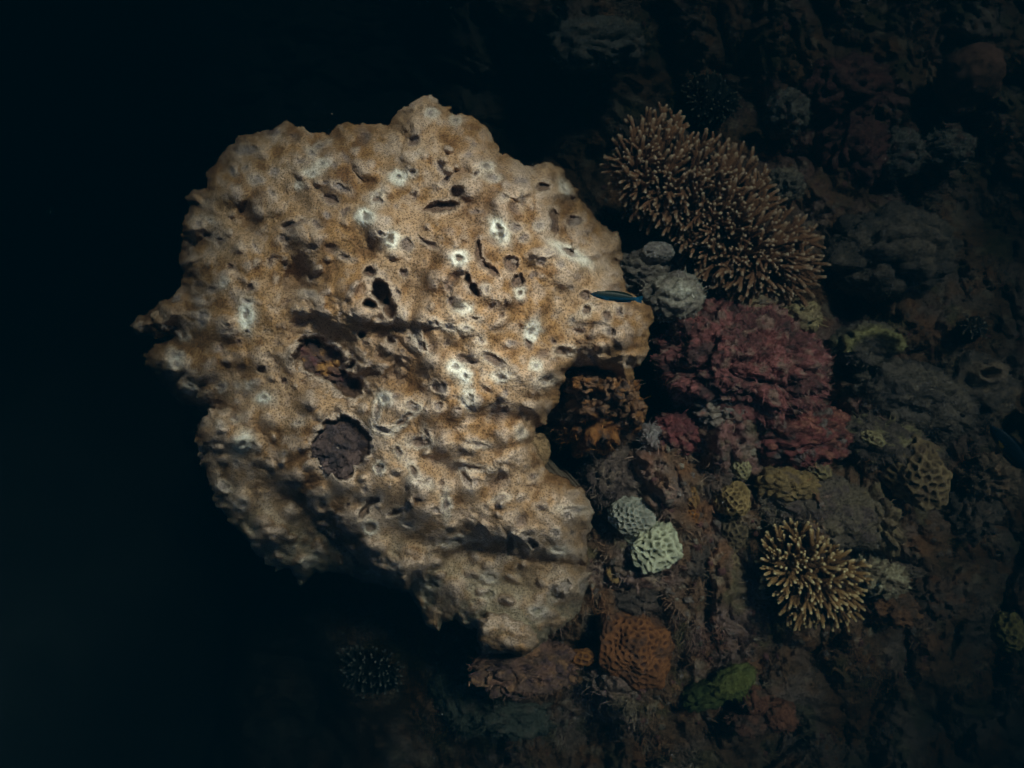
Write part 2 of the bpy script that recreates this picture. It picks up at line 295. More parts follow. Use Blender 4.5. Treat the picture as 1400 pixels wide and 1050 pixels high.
# pits: x, y, half length, half width, angle, depth, rim paleness (0..1), floor (0 grey, 1 dark)
PITS = [(535,327,5,5,0,.010,1,.1),(519,320,4,3,0,.008,.4,.1),(500,296,6,5,20,.010,.95,.1),(528,302,4,3,0,.006,.4,.1),(545,243,5,4,0,.008,.9,.1),(563,236,5,4,0,.008,.5,.1),(516,270,8,5,-60,.012,.6,.3),(518,274,8,4,30,.010,.4,.1),(683,315,5,8,-20,.012,1,.1),(628,353,6,5,0,.012,.9,.1),(666,228,6,4,0,.006,.6,.1),(590,155,5,4,30,.008,.6,.1),(622,165,4,3,0,.008,.6,.1),
 (337,430,4,8,0,.010,.95,.1),(332,606,4,5,30,.014,1.15,.2),(632,422,5,3,0,.006,.8,.1),(613,448,7,3,15,.006,.5,.1),(637,449,5,3,15,.006,.6,.1),(727,453,6,4,-60,.007,.9,.1),(622,502,5,4,0,.008,.9,.1),(636,515,4,4,0,.008,.9,.1),(641,545,5,8,-15,.010,.8,.1),(684,515,7,4,0,.008,.7,.1),(733,500,4,4,0,.006,.8,.1),(658,466,4,4,0,.006,.5,.1),(526,545,6,5,0,.010,.8,.2),
 (240,487,8,5,30,.010,.5,.1),(240,497,5,4,0,.006,.7,.1),(260,530,5,4,0,.008,.7,.1),(303,530,4,4,0,.008,.5,.1),(341,527,3,3,0,.006,.6,.1),(361,544,4,3,0,.008,.8,.1),(322,572,4,3,0,.008,.5,.2),(301,581,4,4,0,.010,.5,.3),(274,580,6,2,0,.006,.3,.3),(358,506,6,5,0,.022,.2,.9),(388,520,3,3,0,.012,.2,.8),(252,459,5,4,0,.010,.5,.3),(342,394,4,5,40,.016,.2,.8),(315,364,4,4,0,.012,.2,.8),(289,396,5,5,0,.010,.3,.2),(268,407,7,4,10,.010,.3,.1),(277,436,7,10,20,.010,.4,.1),(337,412,7,4,10,.012,.3,.2),
 (467,257,11,4,30,.010,.3,.1),(451,273,11,7,30,.010,.3,.1),(409,254,2,2,0,.005,.6,.3),(402,306,14,4,-10,.012,.3,.3),(388,326,9,6,0,.010,.3,.2),(470,351,8,4,30,.010,.4,.2),(432,307,7,4,40,.008,.3,.1),(372,180,9,6,10,.010,.3,.1),(335,205,18,6,0,.010,.2,.1),(438,199,8,3,-30,.010,.4,.1),(300,330,7,6,0,.010,.3,.2),(410,220,6,4,0,.006,.3,.1),(375,235,6,5,0,.006,.3,.1),(350,245,8,5,0,.006,.4,.1),
 (603,283,23,7,-8,.026,.25,.75),(625,262,9,7,-20,.018,.25,.6),(566,193,8,5,-30,.010,.3,.1),(602,230,9,4,60,.008,.3,.1),(610,245,10,4,-50,.010,.2,.1),(585,333,12,3,25,.012,.3,.3),(556,335,8,9,0,.008,.4,.1),(654,343,5,14,0,.022,.15,.85),(663,362,4,10,-30,.020,.2,.7),(674,370,12,4,50,.018,.2,.7),(699,360,10,11,0,.016,.2,.4),(708,384,8,9,0,.020,.2,.6),(640,380,4,7,-15,.030,.2,1),(648,396,4,9,-35,.030,.2,1),(664,395,3,4,0,.008,.5,.1),(613,392,4,9,-15,.012,.3,.2),(616,410,4,5,0,.010,.3,.2),(740,358,6,6,0,.010,.2,.2),(717,325,6,5,0,.008,.4,.1),(706,312,8,5,0,.008,.4,.1),(738,310,6,5,0,.008,.5,.1),(767,360,5,5,0,.008,.4,.1),(752,344,8,4,0,.008,.4,.1),(780,345,14,4,30,.012,.8,.1),(690,269,4,4,0,.006,.5,.1),(714,272,3,9,0,.010,.4,.3),(673,242,8,4,0,.006,.5,.1),(640,212,6,4,0,.006,.3,.1),(757,303,5,17,-5,.034,.3,.8),(784,303,11,8,0,.028,.3,.7),(742,256,8,6,0,.020,.4,.7),(712,246,10,5,10,.008,.3,.1),
 (506,372,8,7,0,.022,.3,.8),(521,400,11,17,-22,.060,.3,1.1),(533,422,8,13,-10,.055,.3,1.1),(505,416,9,5,20,.045,.3,1.1),(494,457,4,5,0,.022,.3,.9),(534,466,5,5,0,.018,.4,.7),(552,373,5,5,0,.010,.3,.5),(575,470,10,3,50,.012,.6,.2),(577,474,7,4,40,.008,.3,.6),
 (554,572,16,4,-45,.016,.55,.4),(563,556,10,5,20,.012,.5,.15),(584,596,4,9,-15,.012,.5,.1),(601,530,10,7,20,.012,.4,.4),(638,492,16,5,20,.010,.3,.2),(676,493,18,6,30,.012,.5,.3),(545,618,4,7,-20,.012,.5,.1),(514,567,3,14,10,.010,.5,.2),(522,588,10,5,10,.010,.5,.2),(700,470,6,4,0,.006,.3,.1),
 (498,700,5,12,32,.034,.4,.85),(510,686,9,5,-20,.034,.4,.85),(540,701,9,4,-22,.026,.4,.8),(506,721,7,7,0,.018,.7,.35),(475,692,3,3,0,.012,.3,.8),(517,640,6,6,0,.012,.6,.4),(566,645,4,9,-25,.012,.6,.15),(575,660,9,3,20,.012,.6,.15),(585,657,4,3,0,.012,.4,.5),(556,718,6,3,20,.01,.5,.2),(540,775,5,4,0,.008,.5,.1),(610,690,3,10,0,.014,.6,.3),(640,638,18,3,8,.014,.5,.3),(637,655,4,14,-25,.016,.4,.4),(685,682,8,3,-15,.008,.5,.2),(718,732,5,4,0,.016,.4,.5),(727,742,4,8,-55,.016,.3,.5),(731,747,4,4,0,.018,.3,.8),(703,728,3,3,0,.010,.2,.8),(698,745,5,12,0,.014,.4,.3),(764,754,6,3,0,.006,.7,.1),(760,729,4,5,0,.008,.4,.1),(783,729,3,3,0,.010,.3,.7),(783,697,14,4,2,.018,.5,.35),(776,705,6,4,-60,.014,.4,.35),(625,740,10,3,-10,.014,.6,.4),(653,744,8,4,-10,.012,.6,.3),
 (745,522,9,4,-5,.018,.5,.5),(748,517,6,3,0,.022,.5,.9),(770,480,10,5,0,.014,.5,.4),(812,492,4,11,-30,.014,.3,.2),(830,432,5,7,0,.010,.4,.2),(836,455,8,5,20,.010,.4,.2),(802,425,8,5,-40,.012,.5,.3),(846,425,4,6,-20,.008,.4,.2),(722,470,4,7,-15,.010,.2,.5),(800,404,7,6,0,.010,.2,.3),(805,800,15,10,-35,.018,.4,.05),(774,800,8,9,30,.014,.4,.0),(760,810,10,10,0,.010,.3,.0),
 (655,608,8,3,5,.008,.5,.1),(712,592,4,4,0,.012,.6,.4),(690,560,5,5,0,.010,.3,.3),(600,555,7,5,0,.010,.4,.1),(575,605,14,6,0,.012,.5,.2),(670,812,6,5,0,.012,.5,.1),(670,790,8,6,0,.012,.6,.1),(590,800,8,6,0,.012,.6,.1),(735,836,8,6,0,.012,.6,.1),(630,880,4,5,0,.012,.4,.3),(432,758,4,3,0,.010,.6,.2),(418,770,4,4,0,.010,.6,.2),(368,770,5,4,0,.008,.5,.2),(330,690,6,5,0,.008,.5,.1),(425,770,5,4,0,.008,.6,.1),(508,787,8,5,30,.01,.6,.1),(306,665,8,6,30,.01,.5,.1)]
hw = np.zeros(HX.shape); pr_ = np.random.default_rng(3)
for _ in range(210):
    x_, y_ = pr_.uniform(230, 880), pr_.uniform(150, 880)
    if poly_dist(OUT_A, np.array([x_]), np.array([y_]))[0] > 14 and all((x_ - q[0]) ** 2 + (y_ - q[1]) ** 2 > 16 ** 2 for q in PITS):
        a_ = pr_.uniform(1.8, 4.2); PITS.append((x_, y_, a_ * pr_.uniform(1, 2.2), a_, pr_.uniform(0, 180), pr_.uniform(.004, .012), pr_.choice([.15, .3, .45, .7], p=[.4, .3, .2, .1]), pr_.choice([.1, .3, .8], p=[.6, .25, .15])))
for x, y, a, b, ang, dep, rim, floor_ in PITS:
    R = max(a, b) * 3.2 + 14
    i0, i1 = np.searchsorted(hy, (y - R, y + R)); j0, j1 = np.searchsorted(hx, (x - R, x + R)); sl = (slice(i0, i1), slice(j0, j1))
    an = math.radians(ang); lx = HX[sl] - x; ly = HY[sl] - y
    lx = lx + 2.8 * perlin(HX[sl] / 8, HY[sl] / 8, 1.7, 66) + 1.3 * perlin(HX[sl] / 3.5, HY[sl] / 3.5, 1.7, 68); ly = ly + 2.8 * perlin(HX[sl] / 8, HY[sl] / 8, 4.7, 67) + 1.3 * perlin(HX[sl] / 3.5, HY[sl] / 3.5, 4.7, 69)
    u = lx * math.cos(an) + ly * math.sin(an); v = -lx * math.sin(an) + ly * math.cos(an)
    e = np.sqrt((u / a) ** 2 + (v / b) ** 2); dpx = (e - 1) * min(a, b)
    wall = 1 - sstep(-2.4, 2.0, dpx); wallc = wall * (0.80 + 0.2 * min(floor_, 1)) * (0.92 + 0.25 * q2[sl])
    ringw = 3.0 + 4.2 * min(rim, 1)
    ring = np.exp(-((dpx - ringw * 0.55) / ringw) ** 2) * sstep(-1.0, 1.5, dpx)
    mound = np.exp(-np.clip(dpx, 0, None) / (ringw * 1.8))
    HZ[sl] = HZ[sl] - dep * 1.05 * wall + (0.006 * min(rim, 1) + 0.0015) * mound
    rimc = lerp3(c_pale, c_white, np.full(ring.shape, min(max(rim - 0.25, 0) * 1.35, 1)))
    spread_ = (0.55 * sstep(ringw * (1.1 + 0.35 * rim), 0.0, dpx) + 0.45 * np.exp(-(np.clip(dpx, 0, None) / (ringw * (0.9 + 0.4 * rim))) ** 2)) * (0.15 + 1.05 * rim ** 1.5) * (0.95 + 0.35 * q2[sl])
    hc[sl] = hc[sl] * (1 - np.clip(spread_, 0, 1)[..., None]) + rimc * np.clip(spread_, 0, 1)[..., None]
    hw[sl] = np.maximum(hw[sl], np.clip(spread_, 0, 1) * min(max(rim - 0.25, 0) * 1.35, 1))
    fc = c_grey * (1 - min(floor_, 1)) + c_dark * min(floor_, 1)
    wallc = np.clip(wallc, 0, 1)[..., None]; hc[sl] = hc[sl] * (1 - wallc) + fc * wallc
# big round hollow with a dark disc in it, and the ragged cavity above it
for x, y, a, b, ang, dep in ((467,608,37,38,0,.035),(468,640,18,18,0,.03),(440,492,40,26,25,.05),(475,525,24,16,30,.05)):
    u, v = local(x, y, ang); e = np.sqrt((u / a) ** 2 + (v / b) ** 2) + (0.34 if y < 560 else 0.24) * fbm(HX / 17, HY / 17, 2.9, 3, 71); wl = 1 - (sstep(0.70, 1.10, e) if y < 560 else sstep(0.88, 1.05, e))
    HZ = HZ - dep * wl; hc = lerp3(hc, (0.07, 0.05, 0.05), wl ** 1.5); hc = lerp3(hc, c_pale, 0.5 * np.exp(-((e - 1.1) / 0.09) ** 2) * (1 - wl))  # insides coloured darker with depth, painting in the shade of the hollows
# bare, pale growth edges on convex knobs; browner in the concave hollows between
def blur(a, r):
    for ax_ in (0, 1):
        for _ in range(2):
            cs = np.cumsum(np.insert(np.pad(a, [(r, r) if i == ax_ else (0, 0) for i in (0, 1)], mode='edge'), 0, 0, axis=ax_), axis=ax_)
            a = (np.take(cs, np.arange(2 * r + 1, cs.shape[ax_]), ax_) - np.take(cs, np.arange(0, cs.shape[ax_] - 2 * r - 1), ax_)) / (2 * r + 1)
    return a
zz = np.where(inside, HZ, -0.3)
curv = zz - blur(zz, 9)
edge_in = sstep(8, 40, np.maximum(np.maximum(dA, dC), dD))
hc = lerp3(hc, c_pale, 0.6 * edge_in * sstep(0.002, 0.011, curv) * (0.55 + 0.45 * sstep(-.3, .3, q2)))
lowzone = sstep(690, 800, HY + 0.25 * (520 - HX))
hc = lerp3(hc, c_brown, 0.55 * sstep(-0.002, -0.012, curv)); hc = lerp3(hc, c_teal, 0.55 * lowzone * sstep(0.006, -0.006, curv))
k = S * (HC - HZ) / HC
VX = (HX - 700) * k; VY = (525 - HY) * k
idx = np.full(HX.shape, -1); idx[inside] = np.arange(inside.sum())
quad_ok = inside[:-1, :-1] & inside[1:, :-1] & inside[1:, 1:] & inside[:-1, 1:]
F = np.stack([idx[:-1, :-1][quad_ok], idx[1:, :-1][quad_ok], idx[1:, 1:][quad_ok], idx[:-1, 1:][quad_ok]], -1)
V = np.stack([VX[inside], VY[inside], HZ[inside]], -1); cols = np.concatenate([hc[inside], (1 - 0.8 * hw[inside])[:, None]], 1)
# sides: boundary edges drawn down and inwards to the foot of the head
ed = np.concatenate([F[:, [i, (i + 1) % 4]] for i in range(4)]); key = ed[:, 0].astype(np.int64) * len(V) + ed[:, 1]; rkey = ed[:, 1].astype(np.int64) * len(V) + ed[:, 0]
bd = ed[~np.isin(key, rkey)]
bv = np.unique(bd); ring_prev = {int(i): int(i) for i in bv}
foot = np.array((at(620, 520, 0)[0], at(620, 520, 0)[1]))
Vs, Fs, Cs = [V], [F], [cols]; base_n = len(V); P0 = V[bv]
for r_i, (dz, sh) in enumerate(((.02, .004), (.06, .015), (.12, .05), (.22, .12), (.38, .22), (.60, .34), (.95, .42))):
    P = P0.copy(); P[:, :2] = P[:, :2] * (1 - sh) + foot * sh; P[:, 2] -= dz
    nz = 0.03 * fbm(P[:, 0] * 9, P[:, 1] * 9, P[:, 2] * 9, 3, 55) * min(1, dz * 5); dirv = P[:, :2] - foot; dirv /= np.linalg.norm(dirv, axis=1, keepdims=True) + 1e-9
    P[:, :2] -= dirv * np.abs(nz)[:, None]
    new = {int(v): base_n + i for i, v in enumerate(bv)}
    Fs.append(np.array([(ring_prev[int(a)], new[int(a)], new[int(b)], ring_prev[int(b)]) for a, b in bd]))
    Fs[-1] = Fs[-1][:, ::-1]
    Vs.append(P); Cs.append(np.tile(np.array((0.2, 0.15, 0.10, 1.0)), (len(P), 1))); base_n += len(P); ring_prev = new
HEADV = V
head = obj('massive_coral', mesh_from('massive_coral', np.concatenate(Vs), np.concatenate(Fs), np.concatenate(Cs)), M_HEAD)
tag(head, 'huge pitted tan coral head with pale craters rising from the reef', 'coral')
def head_z(px, py):
    return float(HZ[int(round((py - hy[0]) / hs)), int(round((px - hx[0]) / hs))])

# ------------------------------------------------------------------ lumps, honeycomb corals
_ico = {}
def ico(sub):
    if sub not in _ico:
        bm = bmesh.new(); bmesh.ops.create_icosphere(bm, subdivisions=sub, radius=1); bm.verts.ensure_lookup_table()
        P = np.array([v.co for v in bm.verts]); F = np.array([[v.index for v in f.verts] for f in bm.faces]); bm.free(); _ico[sub] = (P, F)
    return _ico[sub]
TURF_SRC = []      # points where turf algae grows: xyz, normal, colour, length
def place(P, px, py, rx, ry, hz, ztop, rot):
    zc = ztop - hz; a = math.radians(rot); kx, ky = msize(rx, ztop - hz * 0.4), msize(ry, ztop - hz * 0.4)
    x, y, z = P[:, 0] * kx, P[:, 1] * ky, P[:, 2] * hz
    Q = np.stack([x * math.cos(a) - y * math.sin(a), x * math.sin(a) + y * math.cos(a), z], -1)
    c_ = at(px, py, ztop - hz * 0.4); return Q, (c_[0], c_[1], zc)
def lump(name, px, py, rx, ry, hz, ztop, pal, seed=0, amp=0.22, freq=1.7, fine=0.05, sub=5, rot=0, mat=None, parent=None, turf=0.0, square=0.0, pnoise=1.6, post=None):
    P, F = ico(sub); N = P.copy()
    if square: N = np.sign(P) * np.abs(P) ** (1 - square); 
    x, y, z = P[:, 0] + seed * 3.7, P[:, 1] - seed * 1.9, P[:, 2] + seed
    r = 1 + amp * (2.0 * np.sqrt(np.abs(perlin(x * freq, y * freq, z * freq, seed)) + 0.01) - 0.75) + amp * 0.45 * fbm(x * freq * 2.1, y * freq * 2.1, z * freq * 2.1, 2, seed + 3)
    N = N * r[:, None]
    # crumbly relief at a fixed real size, along the surface normal
    dim = np.array((msize(rx, ztop), msize(ry, ztop), hz)); q = N * dim + seed * 0.37; nn_ = P / dim; nn_ /= np.linalg.norm(nn_, axis=1, keepdims=True)
    w_ = q + 0.008 * np.stack([perlin(q[:, 0] / .03, q[:, 1] / .03, q[:, 2] / .03, 301 + j) for j in range(3)], -1)
    g1, g2, gr = worley(w_[:, 0] / .024, w_[:, 1] / .024, w_[:, 2] / .024, seed + 5)
    cr = 0.0075 * (sstep(0.75, 0.0, g1) * (0.4 + 0.6 * gr) - 0.4) + 0.0060 * fbm(q[:, 0] / .016, q[:, 1] / .016, q[:, 2] / .016, 4, seed + 8, 0.6)
    N = N + nn_ * (cr * fine / 0.08)[:, None] / dim
    t1 = fbm(x * pnoise, y * pnoise, z * pnoise, 4, seed + 20); t2 = fbm(q[:, 0] / .03, q[:, 1] / .03, q[:, 2] / .03, 4, seed + 30)
    c = lerp3(pal[0], pal[1], sstep(-0.3, 0.35, t1 + 0.4 * t2))
    if len(pal) > 2: c = lerp3(c, pal[2], 0.9 * sstep(0.15, 0.5, t2 - 0.3 * t1))
    if len(pal) > 3: c = lerp3(c, pal[3], 0.9 * sstep(0.25, 0.5, -t2 + 0.3 * t1))
    if post is not None: N, c = post(P, N, c, t1, t2)
    Q, loc = place(N, px, py, rx, ry, hz, ztop, rot)
    o = obj(name, mesh_from(name, Q, F, c), mat or M_ROCK, parent)
    if parent is None: o.location = loc
    else: o.location = Vector(loc) - Vector(parent.location)
    if turf:
        up = np.where(P[:, 2] > -0.15)[0]; area = rx * ry
        pick = rng.choice(up, int(turf * area * 0.9 + area * 0.06))
        nn = P[pick] / np.array([1, 1, 1]); W = Q[pick] + np.array(loc); TURF_SRC.append((W, nn, c[pick] * 1.35, np.full(len(pick), 0.010 + 0.004 * min(turf, 0.7))))
    return o
def comb(name, px, py, rx, ry, hz, ztop, wall, pit, cell, seed=0, depth=0.012, amp=0.10, rot=0, square=0.0, sub=6, parent=None, wallw=0.42, mix=None, top_flat=0.0):
    """domed coral with walled corallites; cell = spacing in photo pixels"""
    P, F = ico(sub); N = P.copy()
    if square: N = np.sign(P) * np.abs(P) ** (1 - square)
    mx, my = msize(rx, ztop), msize(ry, ztop); cs = msize(cell, ztop)
    r_ = np.random.default_rng(seed); dim = np.array((mx, my, hz)); A = N * dim
    seeds = A[r_.permutation(len(A))]; keep = np.empty((0, 3))
    for q in seeds[:6000]:
        if len(keep) == 0 or ((keep - q) ** 2).sum(1).min() > (cs * 0.86) ** 2: keep = np.vstack([keep, q])
    A2 = A + 0.12 * cs * np.stack([perlin(A[:, 0] / cs * 1.5, A[:, 1] / cs * 1.5, A[:, 2] / cs * 1.5, 90 + j) for j in range(3)], -1)
    f1 = np.full(len(A), 9.0); f2 = np.full(len(A), 9.0); rid = np.zeros(len(A))
    for i_, q in enumerate(keep):
        d_ = np.sqrt(((A2 - q) ** 2).sum(1)) / cs; nr = d_ < f1
        f2 = np.where(nr, f1, np.minimum(f2, d_)); rid = np.where(nr, (i_ * 0.618) % 1, rid); f1 = np.where(nr, d_, f1)
    edge = f2 - f1; pitm = sstep(wallw * 0.45, wallw * 1.35, edge)
    x, y, z = P[:, 0] + seed, P[:, 1], P[:, 2]
    r = 1 + amp * 2 * fbm(x * 1.4, y * 1.4, z * 1.4, 2, seed + 2) + amp * 0.5 * fbm(x * 4, y * 4, z * 4, 2, seed + 4)
    N = N * (r - pitm * depth / min(mx, my, hz))[:, None]
    t1 = fbm(x * 2.2, y * 2.2, z * 2.2, 3, seed + 6)
    wc = lerp3(wall, np.asarray(wall) * 0.6, sstep(-0.2, 0.5, t1)); c = lerp3(wc, pit, pitm * (0.75 + 0.25 * rid))
    if mix is not None: c = lerp3(c, mix[0], mix[1] * sstep(0.0, 0.35, fbm(x * 2.0, y * 2.0, z * 2.0, 4, seed + 77)))
    Q, loc = place(N, px, py, rx, ry, hz, ztop, rot)
    o = obj(name, mesh_from(name, Q, F, c), M_COMB, parent); o.location = loc if parent is None else Vector(loc) - Vector(parent.location)
    return o
def rb(px, py): return float(reef_base(np.array([float(px)]), np.array([float(py)]))[0])

# parts of the coral head: the spur at its left edge and the knob under its lip
CT = [(0.52, 0.36, 0.20), (0.40, 0.24, 0.11), (0.20, 0.16, 0.15), (0.62, 0.5, 0.38)]
for i_, (sx_, sy_, ra, rb_) in enumerate(((213, 432, 9, 7), (191, 446, 9, 7), (226, 446, 8, 6), (243, 410, 9, 8))):
    lump('knob', sx_, sy_, ra, rb_, 0.02, head_z(sx_, sy_) + 0.012, [(0.36, 0.25, 0.16), (0.26, 0.17, 0.10), (0.19, 0.15, 0.13)], 3 + i_ * 2, amp=0.22, freq=1.5, fine=0.035, sub=4, rot=20, mat=M_HEAD, parent=head)
lump('knob', 728, 618, 25, 26, 0.045, -0.075, [(0.22, 0.14, 0.07), (0.13, 0.08, 0.04)], 6, amp=0.12, freq=1.5, fine=0.03, mat=M_HEAD, parent=head)  # darker brown than the head: shade beneath the lip put into its colour
# what grows in its hollows
def disc_post(P, N, c, t1, t2):
    rr = np.hypot(P[:, 0], P[:, 1]); ring = np.exp(-((rr - 0.55) / 0.07) ** 2) * (P[:, 1] > -0.2)
    N = N * (1 + 0.0 * ring)[:, None]; N[:, 2] -= 0.25 * ring; return N, c
tag(lump('encrusting_sponge', 468, 612, 40, 42, 0.020, head_z(468, 612) + 0.010, [(0.075, 0.05, 0.045), (0.12, 0.078, 0.068), (0.045, 0.034, 0.036)], 12, amp=0.20, freq=1.7, fine=0.12, sub=6, mat=M_ROCK, post=disc_post),
    'dark purple brown sponge disc filling a round hollow in the coral head', 'sponge')
tag(lump('encrusting_sponge', 446, 494, 46, 30, 0.035, head_z(441, 492) + 0.035, [(0.15, 0.075, 0.05), (0.09, 0.055, 0.045), (0.40, 0.20, 0.06), (0.12, 0.05, 0.05)], 14, amp=0.34, freq=2.0, fine=0.16, rot=-15, mat=M_SPONGE),
    'orange flecked dark sponge crust in the ragged cavity of the coral head', 'sponge')

# ------------------------------------------------------------------ branching corals
def tube(path, radii, sides, seed, tipround=True, wob=0.14):
    V, F, T = [], [], []
    r_ = np.random.default_rng(seed); n_ = len(path); u = Vector((1, 0, 0))
    for i in range(n_):
        d = (path[min(i + 1, n_ - 1)] - path[max(i - 1, 0)]).normalized(); u = (u - d * u.dot(d)).normalized(); w_ = d.cross(u)
        for s_ in range(sides):
            a = 2 * math.pi * (s_ + 0.5 * (i % 2)) / sides; q = radii[i] * (1 + wob * float(r_.uniform(-1, 1.3)))
            V.append(path[i] + (u * math.cos(a) + w_ * math.sin(a)) * q); T.append(i / (n_ - 1))
    for i in range(n_ - 1):
        for s_ in range(sides):
            a, b = i * sides + s_, i * sides + (s_ + 1) % sides; F.append((a, b, b + sides, a + sides))
    F.append(tuple(range((n_ - 1) * sides, n_ * sides)))
    return V, F, T
def branch_mesh(seed, cb, cm, ct, fork=3, thick=0.085, rings=11):
    r_ = random.Random(seed); V, F, Cc = [], [], []
    def add(p0, d, L, r0, sd, tip_amt):
        bend = Vector((r_.uniform(-1, 1), r_.uniform(-1, 1), 0)) * 0.12 * L; path, rad = [], []
        for i in range(rings):
            t_ = i / (rings - 2) if i < rings - 1 else 1.0
            t_ = min(t_, 1.0); path.append(p0 + d * L * t_ + bend * t_ * t_ + (d * r0 * 0.35 if i == rings - 1 else Vector()))
            rr = r0 * (1 - 0.36 * t_)
            if i == rings - 2: rr *= 0.86
            if i == rings - 1: rr *= 0.42
            rad.append(rr)
        v, f, tt = tube(path, rad, 8, sd); o_ = len(V); V.extend(v); F.extend(tuple(i + o_ for i in q) for q in f)
        for t_ in tt:
            k_ = min(max((t_ - 0.78) / 0.22, 0), 1) * tip_amt; t3 = t_ ** 1.5; c_ = [a * (1 - t3) + b * t3 for a, b in zip(cb, cm)]
            Cc.append([a * (1 - k_) + b * k_ for a, b in zip(c_, ct)])
        return path
    main = add(Vector((0, 0, 0)), Vector((0, 0, 1)), 1.0, thick, seed, 1.0)
    for j in range(fork):
        h = r_.uniform(0.32, 0.78); a = r_.uniform(0, 6.28); sp = r_.uniform(0.45, 0.85)
        d = Vector((math.cos(a) * sp, math.sin(a) * sp, 1)).normalized(); i = int(h * (rings - 2))
        add(main[i], d, r_.uniform(0.22, 0.42) * (1.2 - 0.4 * h), thick * 0.74, seed * 7 + j, r_.uniform(0.6, 1))
    me = mesh_from('branch', [tuple(v) for v in V], F, np.array(Cc)); return me
def acropora(name, label, poly, spine, zbase, height, spacing, blen, cols, seed, up=1.0, nmax=290, fork=3, thick=0.085, base_col=(0.06, 0.04, 0.03), group=None, root=None):
    P = np.array(poly, float); lo, hi = P.min(0), P.max(0); r_ = np.random.default_rng(seed)
    cand = r_.uniform(lo, hi, (9000, 2)); d = poly_dist(poly, cand[:, 0], cand[:, 1]); cand = cand[d > 0]; d = d[d > 0]; dm = d.max()
    keep = []
    for i in range(len(cand)):
        sp_ = spacing * (0.85 + 0.25 * min(d[i] / dm, 1))
        if all((cand[i, 0] - cand[j, 0]) ** 2 + (cand[i, 1] - cand[j, 1]) ** 2 > sp_ * sp_ for j in keep): keep.append(i)
        if len(keep) >= nmax: break
    sx, sy = P.mean(0); foot_ = root or (sx, sy)
    e = empty(name, at(foot_[0], foot_[1], zbase - 0.02)); tag(e, label, 'coral', group)
    meshes = [branch_mesh(seed * 31 + q, *cols, fork=fork, thick=thick) for q in range(8)]
    for m_ in meshes: m_.materials.append(M_BRANCH)
    loc = Vector(e.location); SP = np.array(spine, float)
    for i in keep:
        px, py = cand[i]; t = min(d[i] / (dm * 0.85), 1.0)
        # nearest spine point
        best = None
        for a, b in zip(SP[:-1], SP[1:]):
            q = np.clip(np.dot((px, py) - a, b - a) / max(np.dot(b - a, b - a), 1e-6), 0, 1); c_ = a + q * (b - a); dd = np.hypot(px - c_[0], py - c_[1])
            if best is None or dd < best[0]: best = (dd, c_)
        o2 = np.array((px, py)) - best[1]; o2 = o2 / (np.linalg.norm(o2) + 1e-6)
        el = (0.12 + 1.5 * t ** 0.9) * up
        D = Vector((o2[0] * (1 - 0.8 * t), -o2[1] * (1 - 0.8 * t), el)) + Vector((r_.uniform(-.28, .28), r_.uniform(-.28, .28), r_.uniform(-.2, .2)))
        D.normalize()
        zt = zbase + height * (0.30 + 0.70 * math.sqrt(max(0, 1 - (1 - t) ** 2))) + r_.uniform(-0.02, 0.02)
        tip = Vector(at(px, py, zt)); L = blen * r_.uniform(0.8, 1.2)
        o = bpy.data.objects.new('branch', meshes[int(r_.integers(8))]); C.objects.link(o); o.parent = e
        o.location = tip - D * L - loc; o.rotation_mode = 'QUATERNION'
        o.rotation_quaternion = D.to_track_quat('Z', 'Y') @ Quaternion((0, 0, 1), r_.uniform(0, 6.28)); o.scale = (L, L, L)
    # the fused core the branches grow from
    n_ = 40; cx, cy = sx, sy
    V = [(0, 0, 0)]; F = []; k_ = 0
    rings_ = 10
    bd = []
    for a in range(n_):
        th = 2 * math.pi * a / n_; rr = 400.0
        for step in np.arange(4, 400, 3.0):
            if poly_dist(poly, np.array([cx + math.cos(th) * step]), np.array([cy + math.sin(th) * step]))[0] < 0: rr = step; break
        bd.append(rr)
    V = []; 
    for q in range(1, rings_ + 1):
        f = q / rings_
        for a in range(n_):
            th = 2 * math.pi * a / n_; px = cx + math.cos(th) * bd[a] * 0.80 * f; py = cy + math.sin(th) * bd[a] * 0.80 * f
            zz_ = zbase + height * 0.52 * math.sqrt(max(0, 1 - f * f)) - 0.03 * f + 0.012 * float(perlin(np.array([px / 9.]), np.array([py / 9.]), 0.3, seed)[0]) - (0.10 if q == rings_ else 0)
            V.append(tuple(Vector(at(px, py, zz_)) - loc))
    for q in range(rings_ - 1):
        for a in range(n_):
            b = (a + 1) % n_; F.append((q * n_ + a, (q + 1) * n_ + a, (q + 1) * n_ + b, q * n_ + b))
    F.append(tuple(range(n_)))
    obj('base', mesh_from('base', V, F, np.tile(np.array(base_col), (len(V), 1))), M_BRANCH, e)
    return e
BIG = [(820,225),(834,195),(850,163),(890,142),(930,140),(950,172),(985,181),(1015,190),(1045,215),(1062,250),(1090,285),(1130,312),(1137,372),(1118,398),(1110,428),(1050,424),(1010,427),(972,412),(945,386),(922,358),(916,330),(885,321),(862,309),(842,284),(828,255)]
BRN = ((0.11, 0.050, 0.025), (0.235, 0.115, 0.056), (0.48, 0.36, 0.24))
acropora('branching_coral', 'large two-lobed brown branching coral above the red crusted rock', BIG, [(880,235),(930,260),(1000,300),(1050,355)], -0.40, 0.17, 12.8, 0.100, BRN, 4, nmax=298, fork=5, thick=0.070, up=0.66)
SM = [(1030,770),(1036,740),(1062,712),(1085,708),(1112,708),(1132,722),(1150,745),(1170,755),(1198,772),(1196,795),(1184,815),(1186,840),(1172,862),(1145,866),(1120,858),(1090,862),(1065,852),(1060,825),(1042,806)]
